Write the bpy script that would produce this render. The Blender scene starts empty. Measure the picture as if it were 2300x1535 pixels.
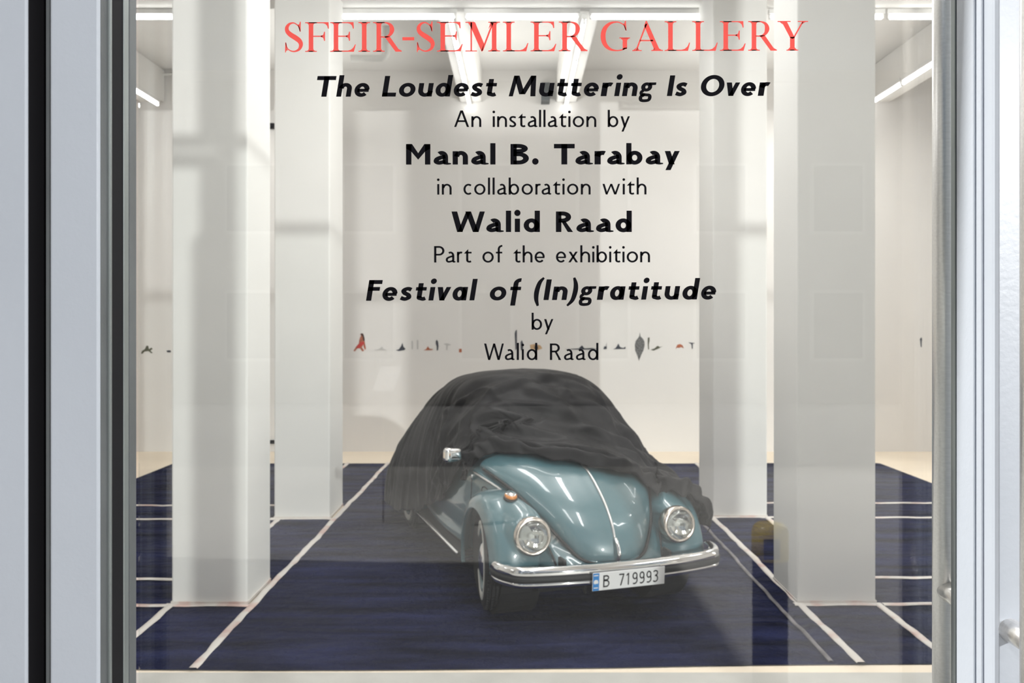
import bpy, bmesh, math, random
import numpy as np
from mathutils import Vector, Matrix
random.seed(4)
C = bpy.context.scene.collection
PI = math.pi
F, CX, CY, H = 1900.0, 1165.0, 732.0, 1.85      # focal length in px, vanishing point, eye height

# ------------------------------------------------------------------ camera, world, lights
cam = bpy.data.cameras.new('camera'); co = bpy.data.objects.new('camera', cam); C.objects.link(co)
co.location = (0, 0, H); co.rotation_euler = (PI/2, 0, 0)
cam.sensor_width = 36; cam.lens = 36*F/2300
cam.shift_x = -(CX-1150)/2300; cam.shift_y = -(767.5-CY)/2300
cam.clip_start = .02; cam.clip_end = 200
cam.dof.use_dof = True; cam.dof.focus_distance = 1.27; cam.dof.aperture_fstop = 11
sc = bpy.context.scene; sc.camera = co
sc.view_settings.view_transform = 'Standard'; sc.view_settings.look = 'None'
sc.view_settings.gamma = 1; sc.view_settings.use_curve_mapping = False
sc.view_settings.exposure = 0.0
sc.cycles.max_bounces = 10; sc.cycles.transparent_max_bounces = 16
sc.cycles.use_denoising = True; sc.cycles.sample_clamp_indirect = 6

w = bpy.data.worlds.new('sky'); sc.world = w; w.use_nodes = True
bg = w.node_tree.nodes['Background']
sky = w.node_tree.nodes.new('ShaderNodeTexSky'); sky.sky_type = 'NISHITA'
sky.sun_disc = False; sky.sun_elevation = math.radians(52); sky.sun_rotation = math.radians(140)
sky.dust_density = 2.5; sky.air_density = 1.2
w.node_tree.links.new(sky.outputs[0], bg.inputs[0]); bg.inputs[1].default_value = 0.05

def lamp(name, kind, loc, energy, color=(1, 1, 1), direction=None, **kw):
    l = bpy.data.lights.new(name, kind); o = bpy.data.objects.new(name, l); C.objects.link(o)
    o.location = loc; l.energy = energy; l.color = color
    for k, v in kw.items(): setattr(l, k, v)
    if direction is not None:
        o.rotation_euler = Vector(direction).to_track_quat('-Z', 'Y').to_euler()
    return o
# high sun from behind the viewer, over the roofs to the left
lamp('sun', 'SUN', (0, -5, 12), 7.5, (1, .97, .93), (.75, .06, -1), angle=math.radians(.55))
# the sun thrown back by an upper window across the street: soft low beam into the hall
lamp('window_glint', 'SPOT', (9.41, -13.0, 5.2), 9400, (1, .985, .965), (-9.9, 19, -2.2),
     shadow_soft_size=.14, spot_size=math.radians(75), spot_blend=.3)
# added area lamps in place of unseen tube rows in the front bays
for lx in (-4.9, -.6, .6, 5.0):
    for ly in (3.2, 6.9):
        lamp('front_fill_light', 'AREA', (lx, ly, 4.93), 44 if lx > 0 else 24, (1, .98, .975), (0, 0, -1), shape='RECTANGLE', size=.25, size_y=2.4)
        lamp('front_fill_uplight', 'AREA', (lx, ly, 4.95), 20, (1, .98, .975), (0, 0, 1), shape='RECTANGLE', size=.25, size_y=2.4)  # added up-facing fill to lighten the ceiling
for lx in (-4.0, 4.2):  # added fill lamps, hidden behind the front columns
    lamp('rear_fill_light', 'AREA', (lx, 10.6, 4.9), 62 if lx > 0 else 34, (1, .97, .93), (0, 0, -1), shape='RECTANGLE', size=.25, size_y=2.4)
for lx in (-2.9, 0, 2.9):  # added up-facing fill for the rear ceiling, no fixtures here
    lamp('rear_fill_uplight', 'AREA', (lx, 10.7, 4.6), 15, (1, .98, .95), (0, 0, 1), shape='RECTANGLE', size=.9, size_y=2.4)
# daylight from a side window of the hall, right
lamp('side_daylight', 'AREA', (7.7, 7.6, 2.6), 120, (1, .985, .96), (-1, -.12, 0), shape='RECTANGLE', size=5.0, size_y=3.0)

# ------------------------------------------------------------------ helpers
def mat(name, col, rough=.6, metal=0, noise=None, bump=None, coat=0, emit=None, spec=None, sheen=0, vary=None):
    """noise=(scale, amount) colour mottling; bump=(scale, strength, distance, (sx,sy,sz))"""
    m = bpy.data.materials.new(name); m.use_nodes = True
    nt = m.node_tree; b = nt.nodes['Principled BSDF']
    b.inputs['Base Color'].default_value = (*col, 1); b.inputs['Roughness'].default_value = rough
    b.inputs['Metallic'].default_value = metal; b.inputs['Coat Weight'].default_value = coat
    b.inputs['Coat Roughness'].default_value = .04
    if spec is not None: b.inputs['Specular IOR Level'].default_value = spec
    if sheen: b.inputs['Sheen Weight'].default_value = sheen
    if emit: b.inputs['Emission Color'].default_value = (*emit[0], 1); b.inputs['Emission Strength'].default_value = emit[1]
    tc = nt.nodes.new('ShaderNodeTexCoord')
    if noise is None: noise = (7.0, .04)
    mp = nt.nodes.new('ShaderNodeMapping'); nt.links.new(tc.outputs['Object'], mp.inputs[0])
    if vary: mp.inputs['Scale'].default_value = vary
    n = nt.nodes.new('ShaderNodeTexNoise'); n.inputs['Scale'].default_value = noise[0]; n.inputs['Detail'].default_value = 6
    nt.links.new(mp.outputs[0], n.inputs['Vector'])
    r = nt.nodes.new('ShaderNodeMapRange'); r.inputs[1].default_value = .3; r.inputs[2].default_value = .7
    r.inputs[3].default_value = 1-noise[1]; r.inputs[4].default_value = 1+noise[1]
    nt.links.new(n.outputs['Fac'], r.inputs[0])
    v = nt.nodes.new('ShaderNodeVectorMath'); v.operation = 'SCALE'; v.inputs[0].default_value = col
    nt.links.new(r.outputs[0], v.inputs['Scale']); nt.links.new(v.outputs[0], b.inputs['Base Color'])
    if bump:
        mp2 = nt.nodes.new('ShaderNodeMapping'); nt.links.new(tc.outputs['Object'], mp2.inputs[0])
        mp2.inputs['Scale'].default_value = bump[3] if len(bump) > 3 else (1, 1, 1)
        n2 = nt.nodes.new('ShaderNodeTexNoise'); n2.inputs['Scale'].default_value = bump[0]; n2.inputs['Detail'].default_value = 5
        nt.links.new(mp2.outputs[0], n2.inputs['Vector'])
        bp = nt.nodes.new('ShaderNodeBump'); bp.inputs['Strength'].default_value = bump[1]; bp.inputs['Distance'].default_value = bump[2]
        nt.links.new(n2.outputs['Fac'], bp.inputs['Height']); nt.links.new(bp.outputs[0], b.inputs['Normal'])
    return m

def glass_mat(name, tint=(.97, .985, .98), base=.04):
    m = bpy.data.materials.new(name); m.use_nodes = True; nt = m.node_tree; nt.nodes.clear()
    out = nt.nodes.new('ShaderNodeOutputMaterial'); mix = nt.nodes.new('ShaderNodeMixShader')
    t = nt.nodes.new('ShaderNodeBsdfTransparent'); t.inputs[0].default_value = (*tint, 1)
    g = nt.nodes.new('ShaderNodeBsdfGlossy'); g.inputs['Roughness'].default_value = 0
    lw = nt.nodes.new('ShaderNodeLayerWeight'); lw.inputs['Blend'].default_value = .5
    p = nt.nodes.new('ShaderNodeMath'); p.operation = 'POWER'; p.inputs[1].default_value = 5
    k = nt.nodes.new('ShaderNodeMath'); k.operation = 'MULTIPLY_ADD'; k.inputs[1].default_value = 1-base; k.inputs[2].default_value = base
    L = nt.links.new
    L(lw.outputs['Facing'], p.inputs[0]); L(p.outputs[0], k.inputs[0]); L(k.outputs[0], mix.inputs[0])
    L(t.outputs[0], mix.inputs[1]); L(g.outputs[0], mix.inputs[2]); L(mix.outputs[0], out.inputs[0])
    return m

def obj(name, data, m=None, parent=None, loc=None, smooth=False):
    """data: bmesh or (verts, faces)"""
    me = bpy.data.meshes.new(name)
    if isinstance(data, tuple):
        me.from_pydata([tuple(map(float, v)) for v in data[0]], [], data[1]); me.update()
    else:
        data.to_mesh(me); data.free()
    o = bpy.data.objects.new(name, me); C.objects.link(o)
    if m: me.materials.append(m)
    if parent: o.parent = parent
    if loc: o.location = loc
    if smooth: me.polygons.foreach_set('use_smooth', [True]*len(me.polygons))
    return o
def empty(name, loc=(0, 0, 0), rz=0):
    o = bpy.data.objects.new(name, None); C.objects.link(o); o.location = loc; o.rotation_euler = (0, 0, rz); return o
def tag(o, label=None, cat=None, group=None, kind=None):
    if label: o['label'] = label
    if cat: o['category'] = cat
    if group: o['group'] = group
    if kind: o['kind'] = kind
    return o
def box(bm, x0, x1, y0, y1, z0, z1, bev=0):
    g = bmesh.ops.create_cube(bm, size=1)
    for v in g['verts']:
        v.co = Vector((x0+(v.co.x+.5)*(x1-x0), y0+(v.co.y+.5)*(y1-y0), z0+(v.co.z+.5)*(z1-z0)))
    if bev:
        es = list({e for v in g['verts'] for e in v.link_edges})
        bmesh.ops.bevel(bm, geom=es, offset=bev, segments=2, affect='EDGES', profile=.5)
    return bm
def bx(*a, bev=0):
    return box(bmesh.new(), *a, bev=bev)
def tube(pts, r, n=12, closed=False, caps=True):
    pts = [Vector(p) for p in pts]; V = []; Fc = []; N = len(pts)
    rr = r if isinstance(r, (list, tuple)) else [r]*N
    up = None
    for i, p in enumerate(pts):
        if closed: t = pts[(i+1) % N]-pts[i-1]
        else: t = pts[min(i+1, N-1)]-pts[max(i-1, 0)]
        t.normalize()
        if up is None: up = Vector((0, 0, 1)) if abs(t.z) < .9 else Vector((1, 0, 0))
        s = t.cross(up).normalized(); up = s.cross(t).normalized()
        for k in range(n):
            a = 2*PI*k/n; V.append(p+(s*math.cos(a)+up*math.sin(a))*rr[i])
    M = N if closed else N-1
    for i in range(M):
        for k in range(n):
            a = i*n+k; b = i*n+(k+1) % n; j = (i+1) % N
            Fc.append((a, b, j*n+(k+1) % n, j*n+k))
    if caps and not closed:
        Fc.append(tuple(range(n))[::-1]); Fc.append(tuple((N-1)*n+k for k in range(n)))
    return V, Fc
def grid(P, closed_u=False):
    """P: list of rows of points"""
    nu, nv = len(P), len(P[0]); V = [p for row in P for p in row]; Fc = []
    for i in range(nu if closed_u else nu-1):
        for j in range(nv-1):
            a = i*nv+j; b = ((i+1) % nu)*nv+j
            Fc.append((a, a+1, b+1, b))
    return V, Fc
def lathe(prof, axis='y', n=40, c=(0, 0, 0)):
    """prof: (r, h) pairs revolved about axis"""
    rows = []
    for k in range(n):
        a = 2*PI*k/n; row = []
        for r, h in prof:
            u, v = r*math.cos(a), r*math.sin(a)
            q = {'y': (u, h, v), 'z': (u, v, h), 'x': (h, u, v)}[axis]
            row.append((q[0]+c[0], q[1]+c[1], q[2]+c[2]))
        rows.append(row)
    return grid(rows, True)
def merge(*ds):
    V = []; Fc = []
    for v, f in ds:
        o = len(V); V += list(v); Fc += [tuple(i+o for i in q) for q in f]
    return V, Fc
def crom(pts, n):
    """Catmull-Rom resample of tuple points to n samples"""
    P = np.array(pts, float); P = np.vstack([2*P[0]-P[1], P, 2*P[-1]-P[-2]]); m = len(pts)-1
    out = []
    for t in np.linspace(0, m, n):
        i = min(int(t), m-1); f = t-i; p0, p1, p2, p3 = P[i:i+4]
        out.append(.5*((2*p1)+(-p0+p2)*f+(2*p0-5*p1+4*p2-p3)*f*f+(-p0+3*p1-3*p2+p3)*f**3))
    return out

# ------------------------------------------------------------------ materials
M = {}
M['wall'] = mat('white wall paint', (.72, .70, .68), .8, noise=(1.2, .015), bump=(60, .05, .002))
M['column'] = mat('white column paint', (.78, .77, .745), .75, noise=(2, .015), bump=(40, .08, .002))
M['ceiling'] = mat('ceiling paint', (.78, .765, .74), .85, noise=(1.5, .03), bump=(9, .2, .01))
M['floor'] = mat('pale concrete', (.84, .73, .59), .55, noise=(1.3, .06), bump=(30, .1, .003))
M['frame'] = mat('blue grey frame paint', (.42, .46, .515), .38, noise=(3, .03), bump=(110, .16, .002))
M['frame_side'] = mat('grey anodised reveal', (.09, .10, .105), .5, noise=(9, .12), bump=(160, .2, .001))
M['gasket'] = mat('black rubber', (.012, .012, .014), .7, spec=.1)
M['bead'] = mat('grey green metal bead', (.24, .27, .27), .3, .5, noise=(14, .2), vary=(1, 1, .1))
M['steel'] = mat('brushed stainless steel', (.82, .81, .80), .33, 1, noise=(300, .06), vary=(.02, 1, 1))
M['chrome'] = mat('chrome', (.82, .82, .82), .06, 1)
M['oldchrome'] = mat('dull chrome', (.62, .56, .50), .22, 1, noise=(60, .2))
M['paint'] = mat('pale petrol blue car paint', (.062, .143, .167), .32, noise=(2, .02), coat=1.0)
M['seam'] = mat('black body seam', (.01, .011, .012), .6)
M['rubber'] = mat('tyre rubber', (.022, .022, .023), .7, noise=(40, .2))
M['whitewall'] = mat('white tyre band', (.68, .67, .62), .5, noise=(20, .05))
M['amber'] = mat('amber plastic lens', (.62, .21, .02), .15, coat=1, noise=(40, .15))
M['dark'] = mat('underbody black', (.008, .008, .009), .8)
M['mat_rubber'] = mat('running board rubber', (.035, .034, .033), .6, bump=(1, .3, .004, (1, 140, 1)))
M['plate'] = mat('white plate', (.72, .72, .72), .35)
M['plateblue'] = mat('blue plate band', (.02, .20, .52), .4)
M['black'] = mat('black vinyl', (.006, .006, .008), .8, noise=(80, .1), spec=.05)
M['red'] = mat('red vinyl', (.80, .10, .085), .8, noise=(80, .02), spec=.1)
M['glass'] = glass_mat('clear pane')
M['lens'] = glass_mat('ribbed lamp glass', (.88, .9, .88), .10)
M['tube'] = mat('lit fluorescent tube', (.9, .9, .9), .5, emit=((1, .985, .975), 9))
M['housing'] = mat('white enamel batten', (.74, .73, .71), .4)
M['pipe'] = mat('painted pipe', (.72, .71, .68), .5)
M['pave'] = mat('sunlit paving', (.52, .51, .49), .85, noise=(.8, .12), bump=(25, .3, .01))
M['asphalt'] = mat('asphalt', (.25, .25, .25), .9, noise=(1, .15), bump=(60, .3, .006))
M['facade'] = mat('rendered facade', (.50, .47, .44), .9, noise=(.6, .06))
M['winglass'] = mat('dark window glass', (.05, .06, .07), .08, coat=1)
M['yellow'] = mat('yellow bollard paint', (.95, .70, .03), .3, noise=(9, .12))
M['bolblack'] = mat('dark bollard paint', (.012, .012, .014), .5)

# cover fabric
def cover_mat():
    m = mat('charcoal cover fabric', (.0185, .0175, .0185), .55, noise=(5, .12), spec=.2)
    nt = m.node_tree; b = nt.nodes['Principled BSDF']; tc = nt.nodes.new('ShaderNodeTexCoord')
    n1 = nt.nodes.new('ShaderNodeTexNoise'); n1.inputs['Scale'].default_value = 5; n1.inputs['Detail'].default_value = 4; n1.inputs['Distortion'].default_value = 1.4
    n1.noise_type = 'RIDGED_MULTIFRACTAL'
    n2 = nt.nodes.new('ShaderNodeTexNoise'); n2.inputs['Scale'].default_value = 60
    ad = nt.nodes.new('ShaderNodeMath'); ad.operation = 'MULTIPLY_ADD'; ad.inputs[1].default_value = .06
    bp = nt.nodes.new('ShaderNodeBump'); bp.inputs['Strength'].default_value = .35; bp.inputs['Distance'].default_value = .02
    L = nt.links.new
    L(tc.outputs['Object'], n1.inputs['Vector']); L(tc.outputs['Object'], n2.inputs['Vector'])
    L(n2.outputs[0], ad.inputs[0]); L(n1.outputs[0], ad.inputs[2]); L(ad.outputs[0], bp.inputs['Height']); L(bp.outputs[0], b.inputs['Normal'])
    return m
M['cover'] = cover_mat()
def sheet_mat():
    m = mat('navy floor sheeting', (.012, .0145, .042), .7, noise=(2.6, .75), vary=(.45, 2.4, 1), spec=.05)  # streaky colour noise paints in the sheen along the wrinkles
    nt = m.node_tree; b = nt.nodes['Principled BSDF']; tc = nt.nodes.new('ShaderNodeTexCoord'); L = nt.links.new
    mp = nt.nodes.new('ShaderNodeMapping'); mp.inputs['Scale'].default_value = (.45, 2.6, 1); L(tc.outputs['Object'], mp.inputs[0])
    n1 = nt.nodes.new('ShaderNodeTexNoise'); n1.inputs['Scale'].default_value = 1.7; n1.inputs['Detail'].default_value = 5; n1.inputs['Distortion'].default_value = 1.1
    n1.noise_type = 'RIDGED_MULTIFRACTAL'; L(mp.outputs[0], n1.inputs['Vector'])
    n2 = nt.nodes.new('ShaderNodeTexNoise'); n2.inputs['Scale'].default_value = 14; n2.inputs['Detail'].default_value = 5; L(tc.outputs['Object'], n2.inputs['Vector'])
    ad = nt.nodes.new('ShaderNodeMath'); ad.operation = 'MULTIPLY_ADD'; ad.inputs[1].default_value = .5; L(n2.outputs[0], ad.inputs[0]); L(n1.outputs[0], ad.inputs[2])
    bp = nt.nodes.new('ShaderNodeBump'); bp.inputs['Strength'].default_value = .8; bp.inputs['Distance'].default_value = .10
    L(ad.outputs[0], bp.inputs['Height']); L(bp.outputs[0], b.inputs['Normal'])
    return m
M['sheet'] = sheet_mat()
def tape_mat():
    m = mat('white tape with faded red print', (.66, .62, .58), .45)
    nt = m.node_tree; b = nt.nodes['Principled BSDF']; tc = nt.nodes.new('ShaderNodeTexCoord'); L = nt.links.new
    n1 = nt.nodes.new('ShaderNodeTexNoise'); n1.inputs['Scale'].default_value = 5.5; n1.inputs['Detail'].default_value = 5; L(tc.outputs['Object'], n1.inputs['Vector'])
    cr = nt.nodes.new('ShaderNodeValToRGB'); cr.color_ramp.elements[0].position = .5; cr.color_ramp.elements[0].color = (.66, .62, .58, 1)
    cr.color_ramp.elements[1].position = .66; cr.color_ramp.elements[1].color = (.56, .40, .36, 1)
    L(n1.outputs[0], cr.inputs[0]); L(cr.outputs[0], b.inputs['Base Color'])
    return m
M['tape'] = tape_mat()

# ------------------------------------------------------------------ the hall
XL, XR, YB, ZC = -7.6, 7.9, 12.42, 5.60
tag(obj('floor', bx(XL-.3, XR+.3, 1.0, YB+.3, -.3, 0), M['floor']), kind='structure')
M['slab'] = mat('grey threshold slab', (.50, .49, .46), .6, noise=(4, .08), bump=(40, .2, .003))
tag(obj('trim_13', bx(XL, XR, 1.0, 4.5, -.02, .004), M['slab']), kind='structure')
tag(obj('ceiling', bx(XL-.3, XR+.3, 1.0, YB+.3, ZC, ZC+.3), M['ceiling']), kind='structure')
tag(obj('wall_back', bx(XL-.3, XR+.3, YB, YB+.3, 0, ZC), M['wall']), kind='structure')
tag(obj('wall_left', bx(XL-.3, XL, 1.0, YB, 0, ZC), M['wall']), kind='structure')
tag(obj('wall_right', bx(XR, XR+.3, 1.0, YB, 0, ZC), M['wall']), kind='structure')
def column(x0, x1, y0, y1, label):
    o = obj('column', bx(x0, x1, y0, y1, 0, ZC, bev=.012), M['column'])
    return tag(o, label, 'column', 'white square columns in two rows')
column(-2.29, -1.79, 5.58, 6.10, 'white square column nearest the glass on the left, striped by a cross shaped shadow')
column(-2.33, -1.80, 8.06, 8.66, 'white square column at the back left, behind the striped one')
column(1.845, 2.365, 5.60, 6.13, 'white square column nearest the glass on the right, yellow bollard reflected over it')
column(1.865, 2.385, 8.12, 8.75, 'white square column at the back right, half hidden behind the nearest right one')
# beams
def beam(x0, x1, y0, y1, zb, label):
    return tag(obj('ceiling_beam', bx(x0, x1, y0, y1, zb, ZC, bev=.01), M['ceiling']), label, 'beam')
beam(XL, XR, 8.10, 8.80, 5.145, 'deep white cross beam over the back pair of columns')
beam(XL, XR, 5.55, 6.15, 5.36, 'white cross beam over the front pair of columns')
beam(-.86, -.54, 8.80, YB, 5.135, 'white ceiling beam running back above the left row of tubes')
beam(.55, .85, 8.80, YB, 5.135, 'white ceiling beam running back above the right row of tubes')
beam(-5.55, -5.2, 8.80, YB, 5.135, 'white ceiling beam running back near the left wall')
beam(5.1, 5.45, 8.80, YB, 5.135, 'white ceiling beam running back near the right wall')

# tubes
hs = .05
def batten_data(L_):
    bm = bx(-L_/2-.02, L_/2+.02, -.025, .025, .03, .085, bev=.006)
    box(bm, -L_/2-.012, -L_/2+.012, -.012, .012, -.02, .035); box(bm, L_/2-.012, L_/2+.012, -.012, .012, -.02, .035)
    return bm
light0 = None
def light(x, y, z, rz, label, group):
    global light0
    if light0 is None:
        r = empty('batten_light'); obj('housing', batten_data(1.17), M['housing'], r)
        obj('lamp_tube', tube([(-.585, 0, 0), (-.575, 0, 0), (.575, 0, 0), (.585, 0, 0)], [.012, .021, .021, .012], 10), M['tube'], r, smooth=True)
        light0 = r
    else:
        r = light0.copy(); C.objects.link(r)
        for ch in light0.children:
            c = ch.copy(); C.objects.link(c); c.parent = r
    r.location = (x, y, z); r.rotation_euler = (0, 0, rz)
    tag(r, label, 'light', group)
names = {-3: 'far left cross row tube light, cut by the door frame', -2: 'cross row tube light seen left of the striped column',
         -1: 'cross row tube light above the letters FEIR', 0: 'middle tube light of the cross row above the letters SEMLER',
         1: 'cross row tube light above the letters GALLERY', 2: 'cross row tube light right of the nearest right column', 3: 'far right cross row tube light beside the door handle'}
for k in range(-3, 4):
    xx = {-3: -4.72, -2: -3.42, -1: -1.25, 0: .035, 1: 1.335, 2: 3.20, 3: 4.43}[k]
    light(xx, 8.80, 5.06, 0, names[k], 'tube lights hung across the hall')
for s_, nm, xx in ((-1, 'left', -.715), (1, 'right', .69)):
    for j, ord_ in enumerate(('nearest', 'middle', 'farthest')):
        light(xx, 9.50+j*1.245, 5.05, PI/2, f'{ord_} tube light of the {nm} row running to the back wall', 'tube lights running to the back wall')
for s_, nm, xx, yy in ((-1, 'left', -5.22, 11.65), (-1, 'left', -5.22, 10.4), (1, 'right', 5.07, 11.8), (1, 'right', 5.07, 10.57), (1, 'right', 5.07, 9.345)):
    light(xx, yy, 5.05, PI/2, f'tube light along the {nm} side, ' + ('at the back wall' if yy > 11.5 else 'second from the back wall' if yy > 10 else 'third from the back wall'), 'tube lights along the side walls')
# pipes
tag(obj('ceiling_pipe', tube([(-2.1, 10.6, 5.2), (-1.72, 10.6, 5.2), (-1.68, 10.6, 5.22), (-1.66, 10.6, 5.26), (-1.66, 10.6, 5.6)], .045, 12), M['pipe'], smooth=True),
    'white painted pipe elbow under the ceiling beside the back left column', 'pipe')
tag(obj('ceiling_conduit', tube([(-7.6, 12.36, 5.48), (-5.9, 12.36, 5.5), (-4.6, 12.36, 5.54)], .018, 8), M['pipe'], smooth=True),
    'thin conduit along the top of the back wall, left', 'pipe')
tag(obj('wall_bracket', bx(-3.66, -3.56, 12.30, 12.42, 4.74, 4.80), M['gasket']), 'small dark bracket high on the back wall between the left columns', 'bracket')
tag(obj('vent_box', bx(.33, .45, 12.2, 12.42, 5.10, 5.36), M['frame_side']), 'grey box at the top of the back wall beside the right beam', 'vent')
tag(obj('wall_socket', bx(-3.655, -3.56, 12.38, 12.42, .12, .17), M['gasket']), 'dark socket low on the back wall between the left columns', 'socket')

# ------------------------------------------------------------------ floor sheeting and tape
sheeting = empty('floor_sheeting', (0, 8, 0))
tag(sheeting, 'wrinkled navy blue floor sheeting joined with strips of white tape', 'sheeting')
rng = np.random.RandomState(3)
ph = [(rng.uniform(-.5, .5), rng.uniform(3, 26), rng.uniform(0, 6.3)) for _ in range(22)]
def wr(x, y):
    s = 0
    for a, b, p in ph: s += math.sin(b*y+a*3*x+p+.6*math.sin(1.3*x+p))/(b**.8)
    return s
def flat(x, y):
    d = min([abs(x-1.706)]+([abs(y-t) for t in (5.56, 6.13, 8.03, 8.64)] if x < A else [])+([abs(y-t) for t in (5.58, 6.16, 8.10, 8.76)] if x > E_ else []))
    return min(1, max(0, (d-.03)/.05))
A, E_ = -2.28, 2.37
def sheet_piece(x0, x1, y0, y1, front=None):
    nx = max(4, int((x1-x0)/.06)); ny = max(4, int((y1-y0)/.035)); rows = []
    for j in range(ny+1):
        row = []
        for i in range(nx+1):
            x = x0+(x1-x0)*i/nx; yy0 = front(x) if front else y0
            y = yy0+(y1-yy0)*j/ny
            e = flat(x, y)*min(1, (x-x0)/.06, (x1-x)/.06, (y-yy0)/.05, (y1-y)/.05)
            row.append((x, y-8, .006+e*min(.035, max(0, .006+.013*wr(x, y)))))
        rows.append(row)
    obj('sheet', grid(rows), M['sheet'], sheeting, smooth=True)
fr = lambda x: 4.545+.02*math.sin(x*1.3)+.035*max(0, x-.5)
A, B_, D_, E_ = -2.28, -1.75, 1.86, 2.37
fy, by = 4.55, 11.32
sheet_piece(B_, D_, fy, by, fr)
sheet_piece(-4.62, A, fy, by, fr); sheet_piece(E_, 4.84, fy, by, fr)
for (u0, u1, segs) in ((A, B_, ((fy, 5.575, fr), (6.105, 8.055, None), (8.665, by, None))), (D_, E_, ((fy, 5.595, fr), (6.135, 8.115, None), (8.755, by, None)))):
    for s0, s1, f in segs: sheet_piece(u0, u1, s0, s1, f)
def tape(p0, p1, wd=.05, name='tape', m='tape'):
    p0 = Vector(p0); p1 = Vector(p1); n = max(2, int((p1-p0).length/.12)); t = (p1-p0).normalized(); s = Vector((-t.y, t.x))
    rows = []
    for i in range(n+1):
        q = p0+(p1-p0)*(i/n); q = q+s*(.0035*math.sin(i*.83+p0.x*5)+.004*math.sin(i*.31+p0.y)+.002*math.sin(i*2.9))
        ww = wd/2*(1+.08*math.sin(i*2.3)); zz = .014+.006*abs(math.sin(i*.9+p0.y))
        rows.append([(q.x+s.x*k*ww, q.y+s.y*k*ww-8, zz-(0 if abs(k) < .9 else .006)) for k in (-1, -.8, 0, .8, 1)])
    obj(name, grid(rows), M[m], sheeting, smooth=True)
for x in (B_, D_): tape((x, fr(x)-.004), (x, by))
M['worntape'] = mat('worn grey tape', (.16, .15, .16), .6, noise=(6, .5))
tape((1.706, 4.62), (1.706, 8.1), .026, m='worntape')
for x, segs in ((A, ((4.535, 5.56), (6.12, 8.05), (8.68, by))), (E_, ((4.60, 5.58), (6.15, 8.1), (8.77, by)))):
    for a, b in segs: tape((x, a), (x, b))
for y in (5.56, 6.13, 8.03, 8.64): tape((-4.6, y), (A-.03, y), .045)
for y in (5.58, 6.16, 8.10, 8.76): tape((E_+.03, y), (4.82, y), .045)
# tape round the column feet: on the floor and a lip up the column
def foot(x0, x1, y0, y1):
    tape((x0-.03, y0-.02), (x1+.03, y0-.02), .05)
    bm = bmesh.new()
    for b in ((x0-.004, x1+.004, y0-.004, y0), (x0-.004, x0, y0, y1), (x1, x1+.004, y0, y1)): box(bm, b[0], b[1], b[2]-8, b[3]-8, .01, .03)
    obj('tape', bm, M['tape'], sheeting)
foot(-2.29, -1.79, 5.58, 6.10); foot(-2.33, -1.80, 8.06, 8.66); foot(1.845, 2.365, 5.60, 6.13); foot(1.865, 2.385, 8.12, 8.75)

# ------------------------------------------------------------------ shopfront
FH = 3.53
d1 = tag(empty('door_1', (0, 1.2, 0)), kind='structure')
def dpart(name, x0, x1, y0, y1, z0, z1, m, bev=0, parent=None):
    return obj(name, bx(x0, x1, y0-1.2, y1-1.2, z0, z1, bev=bev), m, parent or d1)
dpart('stile', -.632, -.566, 1.14, 1.245, .02, FH-.02, M['frame'], .003)
dpart('reveal', -.5665, -.5655, 1.145, 1.166, .13, FH-.09, M['frame_side'])
dpart('bead', -.566, -.5615, 1.163, 1.169, .13, FH-.09, M['bead'], .001)
dpart('gasket', -.566, -.5645, 1.169, 1.207, .13, FH-.09, M['gasket'])
dpart('bead', -.566, -.563, 1.207, 1.222, .13, FH-.09, M['bead'], .001)
dpart('bead', -.566, -.5655+.003, 1.224, 1.245, .13, FH-.09, M['frame_side'], .001)
dpart('stile', .641, .722, 1.14, 1.245, .02, FH-.02, M['frame'], .006)
dpart('bead', .637, .641, 1.165, 1.178, .13, FH-.09, M['frame'], .002)
dpart('bead', .637, .641, 1.185, 1.232, .13, FH-.09, M['frame'], .002)
dpart('bead', .6365, .641, 1.234, 1.246, .13, FH-.09, M['bead'], .001)
dpart('rail', -.566, .641, 1.14, 1.245, .02, .13, M['frame'], .003)
dpart('rail', -.566, .641, 1.14, 1.245, FH-.09, FH-.02, M['frame'], .003)
pane = dpart('glass_pane', -.563, .641, 1.252, 1.258, .10, FH-.05, M['glass'])
# pull handles on both faces
def handle(y, yface, z0, z1, label, x=.662):
    h = obj('pull_handle', tube([(x, y-1.2, z0), (x, y-1.2, z1)], .0172, 28), M['steel'], d1, smooth=False)
    for p in h.data.polygons: p.use_smooth = len(p.vertices) == 4
    h['label'] = label
    for z in (1.44, 2.9):
        s = obj('standoff', tube([(x, y-1.2, z), (x, yface-1.2, z)], .0155, 24), M['steel'], h)
        for p in s.data.polygons: p.use_smooth = len(p.vertices) == 4
handle(1.316, 1.245, .9, 3.1, 'brushed steel pull bar on the inner face of the door')
handle(1.085, 1.14, .9, 3.1, 'brushed steel pull bar on the outer face of the door')
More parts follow.
